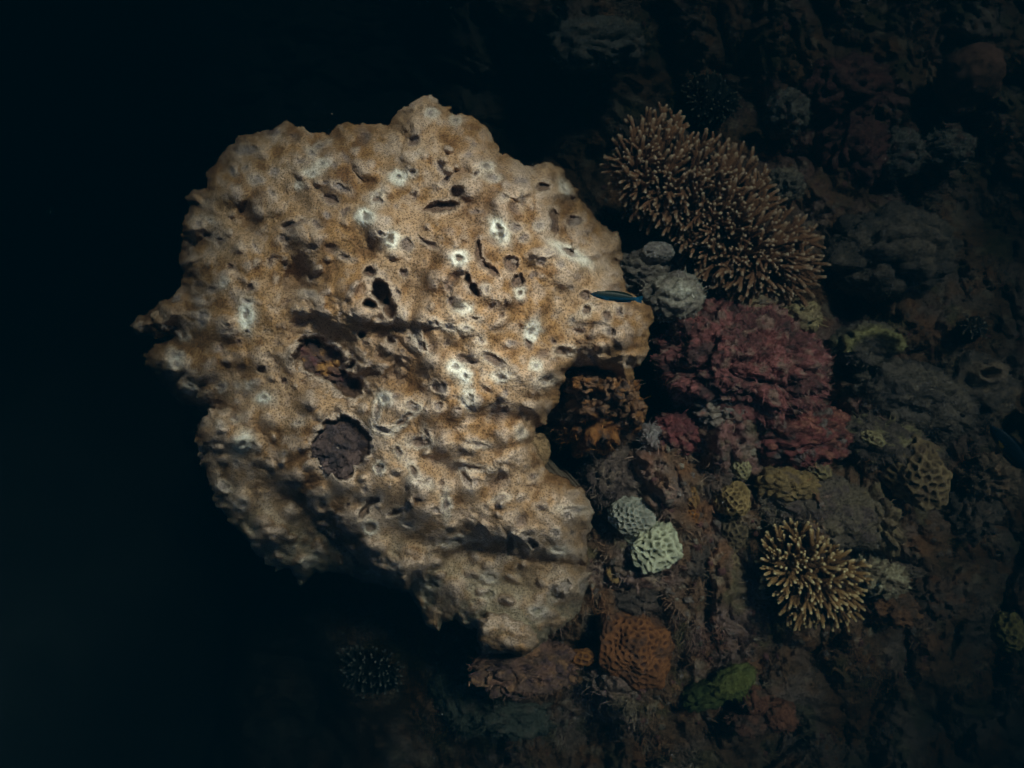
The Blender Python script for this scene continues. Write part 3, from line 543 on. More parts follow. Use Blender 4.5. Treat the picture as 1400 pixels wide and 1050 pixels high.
acropora('branching_coral', 'small spiky brown branching coral with cream tips on the lower reef', SM, [(1100,780),(1120,790)], -0.36, 0.13, 11.3, 0.084, ((0.08, 0.038, 0.02), (0.46, 0.255, 0.09), (0.98, 0.78, 0.42)), 6, up=0.62, fork=2, thick=0.074)
DK = [(930,120),(940,104),(960,96),(980,95),(992,108),(1010,120),(1018,140),(1008,160),(985,172),(955,172),(938,150)]
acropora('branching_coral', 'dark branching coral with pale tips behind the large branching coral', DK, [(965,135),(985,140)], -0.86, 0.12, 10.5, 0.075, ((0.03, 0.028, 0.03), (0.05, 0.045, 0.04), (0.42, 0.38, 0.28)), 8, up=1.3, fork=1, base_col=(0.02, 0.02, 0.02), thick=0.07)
D2 = [(460,890),(480,880),(520,885),(548,900),(556,925),(545,945),(520,955),(490,955),(468,940)]
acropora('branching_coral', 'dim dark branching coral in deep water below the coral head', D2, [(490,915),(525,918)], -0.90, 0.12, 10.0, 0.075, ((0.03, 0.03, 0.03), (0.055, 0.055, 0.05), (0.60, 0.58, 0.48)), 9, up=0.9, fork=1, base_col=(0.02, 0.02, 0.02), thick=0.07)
D3 = [(1312,440),(1325,430),(1345,432),(1355,446),(1350,460),(1330,466),(1314,456)]
acropora('branching_coral', 'tiny dark branching coral among dim rocks at the reef edge', D3, [(1325,446),(1340,448)], -0.62, 0.06, 8.5, 0.05, ((0.04, 0.035, 0.03), (0.07, 0.055, 0.045), (0.45, 0.38, 0.28)), 10, up=1.0, fork=1, base_col=(0.02, 0.02, 0.02), thick=0.09)

# ------------------------------------------------------------------ rocks and crusts
RED = [(0.225, 0.080, 0.072), (0.115, 0.045, 0.042), (0.24, 0.15, 0.115), (0.07, 0.042, 0.038)]
tag(lump('crusted_rock', 1028, 500, 112, 84, 0.16, -0.17, RED, 21, amp=0.19, freq=2.8, fine=0.13, sub=7, rot=-12, turf=0.35, pnoise=2.6), 'large rock crusted with pinkish red algae beside the coral head', 'rock')
tag(lump('crusted_rock', 1085, 588, 86, 52, 0.11, -0.27, [(0.20, 0.06, 0.055), (0.10, 0.04, 0.035), (0.32, 0.13, 0.09), (0.17, 0.14, 0.12)], 23, amp=0.17, freq=2.6, fine=0.11, sub=6, rot=-10, turf=0.08), 'dark red crusted ledge below the large pinkish red rock', 'rock')
tag(lump('crusted_rock', 930, 594, 36, 28, 0.06, -0.26, [(0.24, 0.07, 0.065), (0.13, 0.045, 0.045), (0.28, 0.15, 0.11)], 24, amp=0.28, freq=2.2, fine=0.10, turf=0.1), 'small deep red algae lump below the dark crevice', 'rock')
tag(lump('crusted_rock', 1000, 560, 42, 26, 0.05, -0.22, [(0.30, 0.24, 0.19), (0.20, 0.17, 0.15), (0.28, 0.12, 0.09)], 25, amp=0.3, freq=2.4, fine=0.10), 'greyish pink rubble lump on the lower edge of the red rock', 'rock')
tag(lump('sponge_rock', 816, 556, 62, 62, 0.16, -0.11, [(0.12, 0.075, 0.05), (0.19, 0.075, 0.022), (0.30, 0.14, 0.045), (0.055, 0.04, 0.035)], 26, amp=0.30, freq=2.3, fine=0.13, sub=6, mat=M_SPONGE, turf=0.12), 'rusty orange and brown sponge mass tucked beneath the coral head lip', 'sponge')
tag(lump('algae_lump', 843, 654, 42, 42, 0.08, -0.27, [(0.15, 0.105, 0.085), (0.10, 0.07, 0.06), (0.22, 0.16, 0.12)], 27, amp=0.2, freq=2.0, fine=0.09, turf=0.7), 'fuzzy brown turf algae lump next to the pale blue grey coral', 'algae')
spr = C.objects['sponge_rock']
for i_, (sx_, sy_, ra, rb_, zt_) in enumerate(((840, 530, 28, 22, -0.03), (797, 524, 24, 18, -0.02), (862, 560, 22, 26, -0.09), (815, 555, 30, 22, -0.07))):
    lump('lobe', sx_, sy_, ra, rb_, 0.10, zt_, [(0.17, 0.09, 0.05), (0.22, 0.095, 0.03), (0.28, 0.16, 0.09), (0.06, 0.045, 0.04)], 130 + i_, amp=0.25, freq=2.0, fine=0.10, mat=M_ROCK, parent=spr)
def pale_post(P, N, c, t1, t2):
    k_ = np.exp(-(((P[:, 0] - 0.12) / 0.42) ** 2 + ((P[:, 1] - 0.1) / 0.42) ** 2)) * (P[:, 2] > 0) * (0.6 + 0.8 * t2)
    return N, lerp3(c, (0.66, 0.64, 0.52), np.clip(k_, 0, 1))
tag(lump('pale_lump', 926, 404, 40, 33, 0.07, -0.20, [(0.27, 0.24, 0.19), (0.20, 0.165, 0.13), (0.15, 0.12, 0.10)], 28, amp=0.2, freq=1.8, fine=0.05, turf=0.15, post=pale_post), 'grey lump with a bleached white top between coral head and branching coral', 'rock')
tag(lump('stone', 901, 344, 23, 14, 0.03, -0.27, [(0.26, 0.23, 0.20), (0.19, 0.165, 0.15)], 29, amp=0.12, freq=1.5, fine=0.05, rot=5), 'oval grey stone above the bleached grey lump', 'rock')
tag(lump('stone', 880, 372, 36, 30, 0.08, -0.29, [(0.20, 0.165, 0.13), (0.14, 0.115, 0.10)], 30, amp=0.25, freq=2, fine=0.08, turf=0.2), 'brown turf covered stone touching the right flank of the coral head', 'rock')
tag(lump('yellow_lump', 1098, 432, 30, 24, 0.06, -0.28, [(0.33, 0.26, 0.13), (0.24, 0.18, 0.10)], 31, amp=0.2, freq=1.7, fine=0.05, turf=0.1), 'yellow brown coral lump under the lower edge of the large branching coral', 'coral')
tag(lump('yellow_lump', 1040, 415, 36, 14, 0.04, -0.29, [(0.34, 0.25, 0.14), (0.22, 0.17, 0.12)], 32, amp=0.25, freq=2, fine=0.07, rot=8), 'narrow tan rubble lump between branching coral and red rock', 'rock')
tag(lump('flat_rock', 1132, 700, 92, 48, 0.09, -0.30, [(0.15, 0.115, 0.085), (0.20, 0.155, 0.10), (0.12, 0.085, 0.075)], 33, amp=0.18, freq=1.9, fine=0.06, sub=6, rot=-18, turf=0.25), 'broad grey brown rock above the small spiky branching coral', 'rock')
tag(lump('yellow_coral', 1083, 664, 44, 24, 0.05, -0.29, [(0.28, 0.185, 0.075), (0.20, 0.135, 0.06), (0.17, 0.12, 0.08)], 34, amp=0.2, freq=2, fine=0.08, rot=-6, mat=M_SPONGE), 'mustard yellow encrusting coral on the broad grey brown rock', 'coral')
tag(lump('horned_rock', 1204, 716, 26, 42, 0.10, -0.33, [(0.24, 0.17, 0.10), (0.15, 0.105, 0.07), (0.32, 0.24, 0.12)], 35, amp=0.45, freq=2.2, fine=0.08, rot=20, turf=0.2), 'upright brown horned rock right of the broad grey brown rock', 'rock')
tag(lump('boulder', 1225, 612, 72, 36, 0.09, -0.40, [(0.17, 0.13, 0.10), (0.12, 0.09, 0.075), (0.30, 0.25, 0.13)], 36, amp=0.2, freq=1.7, fine=0.07, rot=-20, turf=0.3), 'brown turf covered boulder behind the tan honeycomb coral', 'rock')
def arch_post(P, N, c, t1, t2):
    k_ = np.exp(-((np.hypot(P[:, 0], P[:, 1] + 0.25) - 0.8) / 0.22) ** 2) * (P[:, 1] > -0.35) * (P[:, 2] > -0.2)
    N[:, 2] += 0.45 * k_ - 0.7 * np.exp(-(((P[:, 0] - 0.25) / 0.45) ** 2 + ((P[:, 1] + 0.45) / 0.45) ** 2)) * (P[:, 2] > 0)
    return N, lerp3(c, (0.36, 0.32, 0.13), 0.85 * k_)
tag(lump('arched_rock', 1190, 470, 45, 30, 0.06, -0.44, [(0.16, 0.13, 0.10), (0.10, 0.08, 0.07)], 37, amp=0.18, freq=1.8, fine=0.06, turf=0.15, post=arch_post), 'small hooked rock with a yellow green rim around a dark hollow', 'rock')
tag(lump('boulder', 1232, 340, 84, 62, 0.16, -0.56, [(0.165, 0.13, 0.105), (0.11, 0.088, 0.075), (0.21, 0.16, 0.12)], 38, amp=0.22, freq=1.7, fine=0.06, sub=6, turf=0.2), 'large dim grey boulder right of the large branching coral', 'rock')
tag(lump('boulder', 1262, 545, 84, 48, 0.12, -0.44, [(0.155, 0.125, 0.10), (0.105, 0.085, 0.075), (0.21, 0.165, 0.12)], 39, amp=0.2, freq=1.6, fine=0.06, sub=6, rot=-20, turf=0.3), 'long dim brown boulder below the hooked yellow rimmed rock', 'rock')
def crater_post(P, N, c, t1, t2):
    d_ = np.hypot((P[:, 0] + 0.2) / 0.30, (P[:, 1] - 0.42) / 0.20); up_ = P[:, 2] > 0
    N[:, 2] += up_ * (0.30 * np.exp(-((d_ - 1) / 0.35) ** 2) - 0.35 * (d_ < 0.7))
    return N, lerp3(c, (0.38, 0.27, 0.18), 0.9 * up_ * np.exp(-((d_ - 1) / 0.4) ** 2))
tag(lump('boulder', 1348, 532, 46, 50, 0.10, -0.50, [(0.17, 0.13, 0.10), (0.115, 0.09, 0.075), (0.34, 0.24, 0.15)], 40, amp=0.2, freq=1.6, fine=0.06, turf=0.25, post=crater_post), 'rounded brown boulder with a pinkish crater ring on top', 'rock')
PALE_K = [(0.42, 0.35, 0.22), (0.26, 0.2, 0.13), (0.52, 0.46, 0.3), (0.16, 0.11, 0.07)]
tag(lump('knobbly_crust', 1208, 792, 36, 24, 0.05, -0.37, PALE_K, 41, amp=0.4, freq=3.0, fine=0.14, rot=-20), 'pale knobbly crust at the right edge of the small spiky coral', 'coral')
tag(lump('rusty_rock', 1222, 832, 40, 26, 0.06, -0.43, [(0.20, 0.10, 0.055), (0.13, 0.08, 0.055), (0.26, 0.12, 0.05)], 42, amp=0.28, freq=2.2, fine=0.1, rot=-20, turf=0.2), 'rusty brown rock beneath the pale knobbly crust', 'rock')
tag(lump('rusty_rock', 1290, 822, 34, 26, 0.06, -0.50, [(0.15, 0.09, 0.06), (0.11, 0.08, 0.06), (0.18, 0.08, 0.04)], 43, amp=0.25, freq=2.2, fine=0.1, turf=0.3), 'dim reddish brown rock right of the rusty rock', 'rock')
tag(lump('crusted_rock', 716, 922, 66, 36, 0.09, -0.30, [(0.24, 0.125, 0.085), (0.15, 0.09, 0.065), (0.36, 0.19, 0.10), (0.10, 0.06, 0.06)], 44, amp=0.26, freq=2.4, fine=0.10, sub=6, turf=0.15), 'reddish brown crusted rock under the lowest lobe of the coral head', 'rock')
tag(lump('green_sponge', 1006, 936, 32, 20, 0.035, -0.38, [(0.13, 0.14, 0.036), (0.09, 0.105, 0.03), (0.16, 0.17, 0.05)], 45, amp=0.16, freq=1.5, fine=0.05, rot=30, mat=M_SPONGE, turf=0.25), 'bright green sponge with two lobes on the lower reef', 'sponge')
gs = C.objects['green_sponge']
lump('lobe', 968, 955, 32, 18, 0.05, -0.41, [(0.075, 0.09, 0.026), (0.05, 0.068, 0.022)], 46, amp=0.2, freq=1.8, fine=0.06, rot=25, mat=M_SPONGE, parent=gs)
MAR = [(0.26, 0.11, 0.065), (0.19, 0.08, 0.05), (0.14, 0.09, 0.06)]
tag(lump('red_coral_knob', 1035, 962, 20, 18, 0.05, -0.43, MAR, 47, amp=0.12, freq=1.5, fine=0.05, turf=0.1), 'smooth reddish coral knob touching the green sponge', 'coral')
tag(lump('red_coral_knob', 1070, 985, 24, 20, 0.06, -0.46, MAR, 48, amp=0.12, freq=1.5, fine=0.05, turf=0.1), 'rounded reddish coral knob lowest and farthest right of its cluster', 'coral')
tag(lump('red_coral_knob', 1025, 992, 28, 18, 0.06, -0.47, [(0.19, 0.09, 0.06), (0.13, 0.08, 0.06)], 49, amp=0.2, freq=1.7, fine=0.07, turf=0.3), 'dim reddish coral knob directly under the knob by the green sponge', 'coral')
TEAL = [(0.12, 0.13, 0.10), (0.09, 0.10, 0.08), (0.16, 0.14, 0.11)]  # green grey tones for the two low rocks under the coral head
tag(lump('green_grey_rock', 640, 955, 42, 52, 0.12, -0.62, TEAL, 50, amp=0.25, freq=1.8, fine=0.08, sub=5, rot=20, turf=0.3), 'dim green grey rock in the shade below the coral head tail', 'rock')
tag(lump('green_grey_rock', 712, 985, 56, 28, 0.10, -0.53, TEAL, 51, amp=0.25, freq=1.8, fine=0.08, turf=0.3), 'dim green grey rock under the reddish brown crusted foot', 'rock')
tag(lump('dome_coral', 1344, 92, 40, 40, 0.11, -0.62, [(0.22, 0.11, 0.075), (0.16, 0.085, 0.06)], 52, amp=0.08, freq=1.4, fine=0.03, mat=M_SPONGE), 'smooth dim reddish dome coral in the upper right corner', 'coral')
tag(lump('dim_rock', 820, 52, 62, 34, 0.10, -0.78, [(0.20, 0.18, 0.15), (0.14, 0.125, 0.11), (0.3, 0.22, 0.16)], 53, amp=0.2, freq=1.7, fine=0.06, turf=0.2), 'barely visible pale rock at the top above the coral head', 'rock')
GR = [(0.22, 0.195, 0.16), (0.15, 0.13, 0.11), (0.19, 0.11, 0.09)]
tag(lump('dim_rock', 1082, 148, 28, 30, 0.08, -0.66, GR, 54, amp=0.22, freq=1.8, fine=0.07, turf=0.2), 'dim grey rock right of the dark branching coral', 'rock')
tag(lump('dim_rock', 1078, 250, 24, 22, 0.06, -0.56, [(0.28, 0.22, 0.16), (0.18, 0.15, 0.12)], 55, amp=0.25, freq=2, fine=0.07, turf=0.2), 'small pale rock at the upper right edge of the large branching coral', 'rock')
tag(lump('dim_rock', 1305, 200, 34, 26, 0.07, -0.70, GR, 56, amp=0.2, freq=1.8, fine=0.07, turf=0.2), 'dim grey rock below the reddish dome coral', 'rock')
tag(lump('dim_rock', 1238, 205, 30, 34, 0.07, -0.70, GR, 57, amp=0.22, freq=1.9, fine=0.07, turf=0.2), 'dim knobbly grey rock beside the dark red algae patch', 'rock')
DRED = [(0.16, 0.065, 0.055), (0.11, 0.05, 0.045), (0.2, 0.11, 0.085)]
tag(lump('red_algae_rock', 1168, 112, 52, 38, 0.09, -0.68, DRED, 58, amp=0.28, freq=2.1, fine=0.1, turf=0.2), 'dim dark red algae covered rock at upper right', 'rock')
tag(lump('red_algae_rock', 1180, 200, 46, 42, 0.09, -0.70, DRED, 59, amp=0.28, freq=2.1, fine=0.1, rot=-40, turf=0.2), 'dark red algae covered rock just below the other red one', 'rock')
tag(lump('rubble_rock', 1362, 655, 34, 26, 0.06, -0.52, [(0.22, 0.15, 0.10), (0.13, 0.10, 0.075), (0.36, 0.22, 0.13)], 60, amp=0.4, freq=2.4, fine=0.12, turf=0.2), 'pinkish brown rubble at the right edge under the blue fish', 'rock')
tag(lump('rubble_rock', 1335, 705, 36, 34, 0.07, -0.55, [(0.15, 0.115, 0.09), (0.10, 0.08, 0.065), (0.25, 0.17, 0.12)], 61, amp=0.35, freq=2.3, fine=0.1, turf=0.2), 'dark brown rubble right of the tan honeycomb coral', 'rock')
tag(lump('tufted_lump', 890, 598, 13, 17, 0.03, -0.25, [(0.34, 0.30, 0.28), (0.2, 0.16, 0.15)], 62, amp=0.4, freq=2.6, fine=0.16, sub=4, turf=0.5), 'little white tufted growth left of the deep red lump', 'algae')
tag(lump('algae_lump', 868, 812, 52, 30, 0.07, -0.33, [(0.15, 0.105, 0.08), (0.10, 0.075, 0.06), (0.22, 0.14, 0.09)], 63, amp=0.25, freq=2.1, fine=0.09, turf=0.7), 'fuzzy brown turf algae clump above the orange honeycomb coral', 'algae')
tag(lump('algae_lump', 962, 770, 36, 34, 0.06, -0.33, [(0.15, 0.11, 0.085), (0.105, 0.08, 0.065)], 64, amp=0.22, freq=2.0, fine=0.09, turf=0.6), 'fuzzy brown turf algae lump right of the pale green coral', 'algae')
tag(lump('algae_lump', 985, 655, 32, 30, 0.06, -0.30, [(0.16, 0.11, 0.085), (0.105, 0.08, 0.065), (0.2, 0.1, 0.08)], 65, amp=0.22, freq=2.0, fine=0.09, turf=0.6), 'fuzzy brown algae lump left of the mustard yellow coral', 'algae')
tag(lump('stone', 978, 608, 34, 24, 0.05, -0.30, [(0.23, 0.20, 0.17), (0.17, 0.145, 0.12)], 66, amp=0.18, freq=1.7, fine=0.05, turf=0.15), 'plain grey stone right of the deep red algae lump', 'rock')
tag(lump('pebble', 838, 787, 7, 13, 0.012, -0.27, [(0.42, 0.26, 0.10), (0.3, 0.18, 0.08)], 67, amp=0.2, freq=1.7, fine=0.05, sub=3, rot=25), 'small yellow brown shell fragment below the coral head lobe', 'shell')
tag(lump('wispy_algae', 1000, 800, 26, 16, 0.03, -0.36, [(0.26, 0.23, 0.21), (0.15, 0.13, 0.12)], 68, amp=0.4, freq=2.4, fine=0.16, sub=4, turf=0.7), 'wispy grey algae tuft left of the small spiky coral', 'algae')

# ------------------------------------------------------------------ honeycomb corals
tag(comb('honeycomb_coral', 866, 708, 31, 26, 0.055, -0.22, (0.44, 0.42, 0.33), (0.19, 0.21, 0.18), 7.6, 3, depth=0.006), 'pale blue grey honeycomb coral beside the coral head', 'coral', 'honeycomb corals')
tag(comb('honeycomb_coral', 898, 752, 33, 32, 0.06, -0.20, (0.62, 0.62, 0.42), (0.09, 0.10, 0.06), 9.2, 4, depth=0.012, square=0.25, rot=25, wallw=0.6, amp=0.16), 'bright pale green honeycomb coral with dark pits', 'coral', 'honeycomb corals')
tag(comb('honeycomb_coral', 872, 890, 52, 58, 0.09, -0.29, (0.30, 0.12, 0.045), (0.045, 0.018, 0.014), 8.6, 5, depth=0.009, amp=0.13, square=0.0, wallw=0.6, rot=8, mix=((0.10, 0.06, 0.045), 0.55)), 'orange honeycomb coral below the turf algae clump', 'coral', 'honeycomb corals')
tag(comb('honeycomb_coral', 1268, 652, 40, 50, 0.08, -0.36, (0.36, 0.25, 0.13), (0.08, 0.05, 0.03), 12.0, 6, depth=0.008, amp=0.12, rot=22, mix=((0.17, 0.11, 0.07), 0.8)), 'tan honeycomb coral on the brown boulder at far right', 'coral', 'honeycomb corals')
tag(comb('honeycomb_coral', 1006, 684, 25, 27, 0.06, -0.27, (0.40, 0.27, 0.11), (0.13, 0.085, 0.04), 7.5, 7, depth=0.005), 'yellow tan honeycomb coral dome left of the mustard coral', 'coral', 'honeycomb corals')
tag(comb('honeycomb_coral', 1006, 728, 22, 30, 0.05, -0.34, (0.22, 0.16, 0.09), (0.07, 0.05, 0.035), 8.0, 8, depth=0.005), 'dim brown honeycomb coral below the yellow tan dome', 'coral', 'honeycomb corals')
tag(comb('honeycomb_coral', 1015, 640, 13, 17, 0.03, -0.27, (0.42, 0.36, 0.18), (0.18, 0.14, 0.09), 7.5, 9, depth=0.005, sub=5, rot=20), 'tiny cream rimmed honeycomb coral above the yellow tan dome', 'coral', 'honeycomb corals')
tag(comb('honeycomb_coral', 1000, 774, 14, 19, 0.03, -0.34, (0.34, 0.24, 0.13), (0.10, 0.07, 0.045), 8.0, 10, depth=0.005, sub=5), 'tiny brown honeycomb coral near the wispy algae tuft', 'coral', 'honeycomb corals')
tag(comb('honeycomb_coral', 1120, 640, 22, 16, 0.04, -0.31, (0.36, 0.28, 0.13), (0.13, 0.10, 0.06), 8.5, 11, depth=0.005, sub=5, rot=-35, mix=((0.15, 0.11, 0.08), 0.8)), 'small olive tan honeycomb coral above the broad grey brown rock', 'coral', 'honeycomb corals')
tag(comb('honeycomb_coral', 943, 676, 13, 24, 0.04, -0.27, (0.38, 0.20, 0.07), (0.10, 0.055, 0.03), 8.5, 12, depth=0.006, sub=5, rot=25), 'narrow orange tan honeycomb coral beside fuzzy brown algae', 'coral', 'honeycomb corals')
tag(comb('honeycomb_coral', 946, 706, 12, 11, 0.025, -0.29, (0.42, 0.17, 0.04), (0.10, 0.045, 0.02), 7.5, 13, depth=0.005, sub=5), 'tiny bright orange honeycomb coral below the narrow orange tan one', 'coral', 'honeycomb corals')
tag(comb('honeycomb_coral', 903, 662, 11, 9, 0.02, -0.27, (0.36, 0.20, 0.08), (0.12, 0.07, 0.035), 7.0, 14, depth=0.004, sub=5), 'tiny orange tan honeycomb coral right of the fuzzy algae lump', 'coral', 'honeycomb corals')
tag(comb('honeycomb_coral', 797, 902, 18, 12, 0.03, -0.36, (0.34, 0.14, 0.04), (0.09, 0.04, 0.025), 9.0, 15, depth=0.006, sub=5), 'small orange honeycomb patch left of the large orange one', 'coral', 'honeycomb corals')
tag(comb('honeycomb_coral', 1196, 600, 18, 10, 0.025, -0.33, (0.36, 0.30, 0.15), (0.16, 0.12, 0.07), 8.0, 16, depth=0.004, sub=5, rot=-25), 'small yellow green honeycomb patch on top of the turf covered boulder', 'coral', 'honeycomb corals')
tag(comb('honeycomb_coral', 1388, 868, 20, 26, 0.05, -0.62, (0.34, 0.28, 0.10), (0.14, 0.11, 0.05), 9.0, 17, depth=0.004, sub=5), 'dim olive honeycomb coral at the right edge', 'coral', 'honeycomb corals')

# ------------------------------------------------------------------ fish
def fish(name, label, head_px, tail_px, z, roll, back, flank, belly, fin, deep=1.0):
    """slender wrasse: +X nose, +Z back, built at unit length"""
    prof = [(0.0, .004, .010, -.010), (.03, .016, .030, -.022), (.09, .034, .062, -.048), (.18, .050, .090, -.075), (.30, .058, .108, -.094), (.44, .056, .110, -.096), (.58, .046, .098, -.084), (.70, .034, .076, -.064), (.80, .020, .052, -.046), (.86, .012, .044, -.040), (.90, .006, .042, -.040)]
    n_ = 20; V, F, Cc = [], [], []
    for x, wy_, zt, zb in prof:
        for s_ in range(n_):
            a = 2 * math.pi * s_ / n_; zz_ = (zt if math.sin(a) > 0 else -zb) * math.sin(a) * deep
            V.append((0.5 - x, wy_ * math.cos(a), zz_)); h = (zz_ / deep + 0.095) / 0.205
            cb = np.array(belly) * max(0, 1 - h * 4) + np.array(flank) * (1 - max(0, 1 - h * 4))
            k_ = min(max((h - 0.52) * 7, 0), 1); cc = cb * (1 - k_) + np.array(back) * k_
            k2 = min(max((x - 0.80) * 12, 0), 1); Cc.append(cc * (1 - k2) + np.array(fin) * k2)
    for i in range(len(prof) - 1):
        for s_ in range(n_):
            a, b = i * n_ + s_, i * n_ + (s_ + 1) % n_; F.append((a, a + n_, b + n_, b))
    F.append(tuple(range(n_))); F.append(tuple(range((len(prof) - 1) * n_, len(prof) * n_))[::-1])
    A = Vector(at(*head_px, z)); B = Vector(at(*tail_px, z)); L = (A - B).length
    e = empty(name, (A + B) / 2); tag(e, label, 'fish')
    xd = (A - B).normalized(); zd = Vector((0, 0, 1)); yd = zd.cross(xd)
    R = Matrix((xd, yd, zd)).transposed().to_4x4() @ Matrix.Rotation(math.radians(roll), 4, 'X')
    e.matrix_world = Matrix.Translation((A + B) / 2) @ R @ Matrix.Scale(L, 4)
    obj('body', mesh_from('body', V, F, np.array(Cc)), M_FISH, e)
    def fin_mesh(nm, pts, col, th=0.004):
        vv = [(x, th, z_) for x, z_ in pts] + [(x, -th, z_) for x, z_ in pts]; k_ = len(pts)
        ff = [tuple(range(k_)), tuple(range(2 * k_ - 1, k_ - 1, -1))] + [(i, i + k_, (i + 1) % k_ + k_, (i + 1) % k_) for i in range(k_)]
        return obj(nm, mesh_from(nm, vv, ff, np.tile(np.array(col), (len(vv), 1)), smooth=False), M_FISH, e)
    fin_mesh('tail_fin', [(-.385, .040), (-.44, .065), (-.50, .085), (-.495, .03), (-.49, 0), (-.495, -.03), (-.50, -.075), (-.44, -.058), (-.385, -.038)], fin)
    fin_mesh('dorsal_fin', [(.26, .095 * deep), (.20, .125 * deep), (.0, .140 * deep), (-.18, .118 * deep), (-.28, .085 * deep), (-.30, .055 * deep), (0, .08 * deep)], np.array(back) * 1.2)
    fin_mesh('anal_fin', [(.05, -.085 * deep), (-.02, -.118 * deep), (-.20, -.10 * deep), (-.30, -.072 * deep), (-.30, -.045 * deep), (-.1, -.07 * deep)], flank)
    for sgn in (1, -1):
        pf = fin_mesh('pectoral_fin', [(.0, 0), (-.05, .02), (-.12, .012), (-.13, -.02), (-.06, -.03)], fin, 0.002)
        pf.location = (.26, sgn * .056, -.02); pf.rotation_euler = (0, 0, -sgn * 0.35)
        P_, F_ = ico(2); ey = obj('eye', mesh_from('eye', P_ * 0.014, F_, np.tile(np.array((0.01, 0.01, 0.012)), (len(P_), 1))), M_FISH, e); ey.location = (.41, sgn * .031, .022)
    return e
fish('fish', 'slender dark fish with a blue flank swimming over the coral head', (807, 402), (878, 410), 0.17, 52, (0.006, 0.012, 0.009), (0.004, 0.034, 0.060), (0.03, 0.08, 0.10), (0.006, 0.05, 0.09), deep=0.95)
fish('fish', 'dim blue fish with a yellow belly edge leaving at the right edge', (1354, 582), (1412, 652), -0.45, 40, (0.006, 0.016, 0.03), (0.006, 0.028, 0.055), (0.40, 0.25, 0.03), (0.25, 0.16, 0.03), deep=1.3)

# ------------------------------------------------------------------ turf algae: countless short filaments
m_in = (PX > 560) & (PX < 1440) & (PY > -40) & (PY < 1090) & (RZ > -1.25)
dens = m_in * (0.10 + sstep(-0.15, 0.5, fbm(PX / 55, PY / 55, 12.3, 3, 120)))
iy_, ix_ = np.nonzero(dens > rng.uniform(0, 1, dens.shape) * 1.45)
gy, gx_ = np.gradient(RZ, ay * S, ax * S)
Wn = np.stack([-gx_[iy_, ix_], gy[iy_, ix_], np.ones(len(iy_))], -1); Wn /= np.linalg.norm(Wn, axis=1, keepdims=True)
kk = S * (HC - RZ[iy_, ix_]) / HC
TURF_SRC.append((np.stack([(PX[iy_, ix_] - 700) * kk, (525 - PY[iy_, ix_]) * kk, RZ[iy_, ix_]], -1), Wn, c_reef_at(iy_, ix_), np.full(len(iy_), 0.015)))
W = np.concatenate([a[0] for a in TURF_SRC]); Nn = np.concatenate([a[1] for a in TURF_SRC]); Cc = np.concatenate([a[2] for a in TURF_SRC]); Ln = np.concatenate([a[3] for a in TURF_SRC])
n_ = len(W); print('turf filaments', n_)
D = Nn + rng.normal(0, 0.55, (n_, 3)); D[:, 2] += 0.3; D /= np.linalg.norm(D, axis=1, keepdims=True)
Sd = np.cross(D, rng.normal(0, 1, (n_, 3))); Sd /= np.linalg.norm(Sd, axis=1, keepdims=True) + 1e-9
Ln = Ln * rng.uniform(0.5, 1.5, n_); wd = rng.uniform(0.0006, 0.0013, n_)
bend = rng.normal(0, 0.35, (n_, 3)) * Ln[:, None]
p0 = W - D * 0.002; p1 = W + D * (Ln * 0.5)[:, None] + bend * 0.3; p2 = W + D * Ln[:, None] + bend
sw = Sd * wd[:, None]
V = np.stack([p0 - sw, p0 + sw, p1 - sw * .8, p1 + sw * .8, p2 - sw * .35, p2 + sw * .35], 1).reshape(-1, 3)
b = np.arange(n_)[:, None] * 6
F = np.concatenate([b + np.array([0, 1, 3, 2]), b + np.array([2, 3, 5, 4])])
cv = Cc * rng.uniform(0.7, 1.6, (n_, 1))
tag(obj('turf_algae', mesh_from('turf_algae', V, F, np.repeat(cv, 6, 0)), M_TURF), 'short brown turf algae filaments all over the reef', kind='stuff')


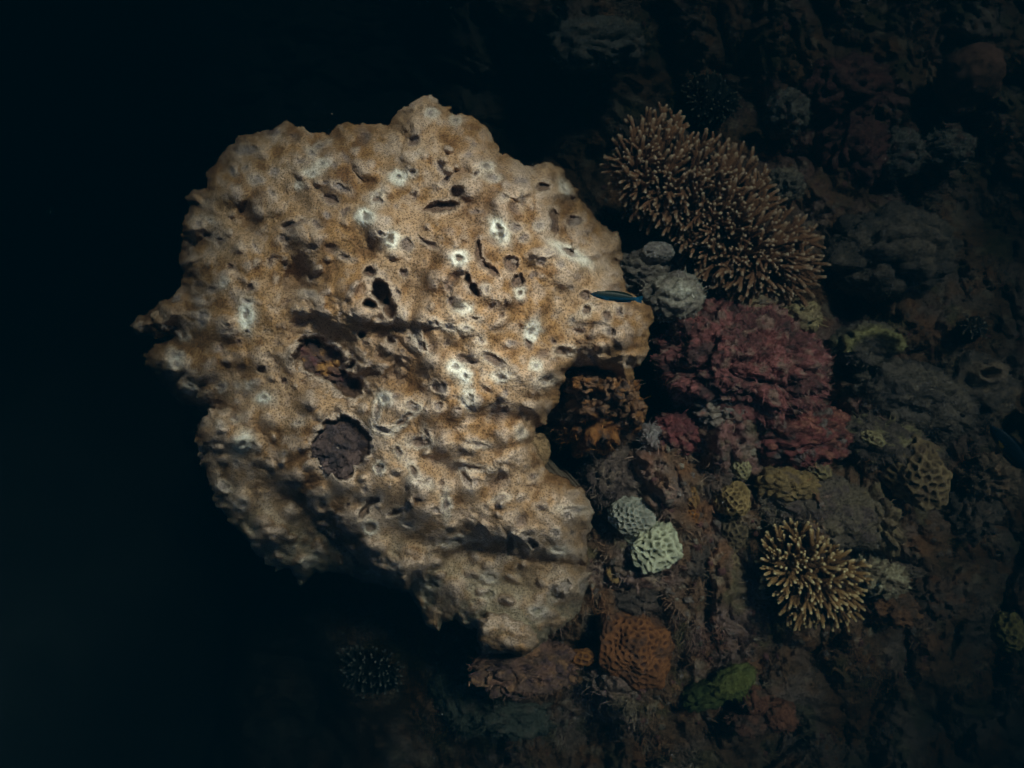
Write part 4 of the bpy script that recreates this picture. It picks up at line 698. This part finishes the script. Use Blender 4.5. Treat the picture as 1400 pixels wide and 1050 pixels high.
# ------------------------------------------------------------------ loose coral rubble and specks in the water
def scatter_lumps(name, label, pts, radii, colset, sub, mat, warp=0.5):
    P, F = ico(sub); Vs, Fs, Cs = [], [], []
    for i in range(len(pts)):
        x = P * 1.3 + i * 1.7; r = 1 + warp * fbm(x[:, 0], x[:, 1], x[:, 2], 2, 5) if warp else np.ones(len(P))
        q = P * r[:, None] * radii[i] * rng.uniform(0.6, 1.3, 3); a = rng.uniform(0, 6.28); ca, sa = math.cos(a), math.sin(a)
        q = np.stack([q[:, 0] * ca - q[:, 1] * sa, q[:, 0] * sa + q[:, 1] * ca, q[:, 2]], -1)
        Vs.append(q + pts[i]); Fs.append(F + i * len(P)); Cs.append(np.tile(colset[i], (len(P), 1)))
    return tag(obj(name, mesh_from(name, np.concatenate(Vs), np.concatenate(Fs), np.concatenate(Cs)), mat), label, kind='stuff')
sel = rng.choice(len(iy_), 4600, replace=False); sel = sel[RZ[iy_[sel], ix_[sel]] > -1.1]
pts = TURF_SRC[-1][0][sel]; cl = np.array([(0.17, 0.11, 0.075), (0.22, 0.17, 0.14), (0.20, 0.09, 0.08), (0.27, 0.14, 0.07), (0.33, 0.27, 0.20), (0.13, 0.10, 0.08)])
scatter_lumps('coral_rubble', 'loose brown and mauve coral rubble strewn over the reef', pts, rng.uniform(0.004, 0.010, len(pts)), cl[rng.choice(6, len(pts), p=(.3, .2, .15, .12, .08, .15))] * rng.uniform(0.7, 1.2, (len(pts), 1)), 2, M_ROCK, 0.6)
sp = np.stack([rng.uniform(-1.1, 1.1, 140), rng.uniform(-0.8, 0.8, 140), rng.uniform(-1.0, 0.35, 140)], -1)
scatter_lumps('suspended_particles', 'tiny pale specks drifting in the water', sp, rng.uniform(0.0003, 0.0006, 140), np.tile(np.array((0.5, 0.5, 0.45)), (140, 1)), 1, M_TURF, 0)

# ------------------------------------------------------------------ the water
bm = bmesh.new(); bmesh.ops.create_cube(bm, size=1)
for v in bm.verts: v.co = Vector((v.co.x * 71, v.co.y * 71, HC + 0.12 if v.co.z > 0 else -5.2))
me = bpy.data.meshes.new('haze'); bm.to_mesh(me); bm.free()
m = bpy.data.materials.new('sea_water'); m.use_nodes = True; t = m.node_tree
for nd in list(t.nodes):
    if nd.type != 'OUTPUT_MATERIAL': t.nodes.remove(nd)
pv = t.nodes.new('ShaderNodeVolumePrincipled'); pv.inputs['Density'].default_value = WATER_DENSITY
pv.inputs['Color'].default_value = (0.00000, 0.00050, 0.00088, 1); pv.inputs['Absorption Color'].default_value = (0.0, 0.0025, 0.0045, 1)
t.links.new(pv.outputs[0], [x for x in t.nodes if x.type == 'OUTPUT_MATERIAL'][0].inputs['Volume'])
tag(obj('haze', me, m), 'dark teal sea water filling the whole view', kind='stuff')
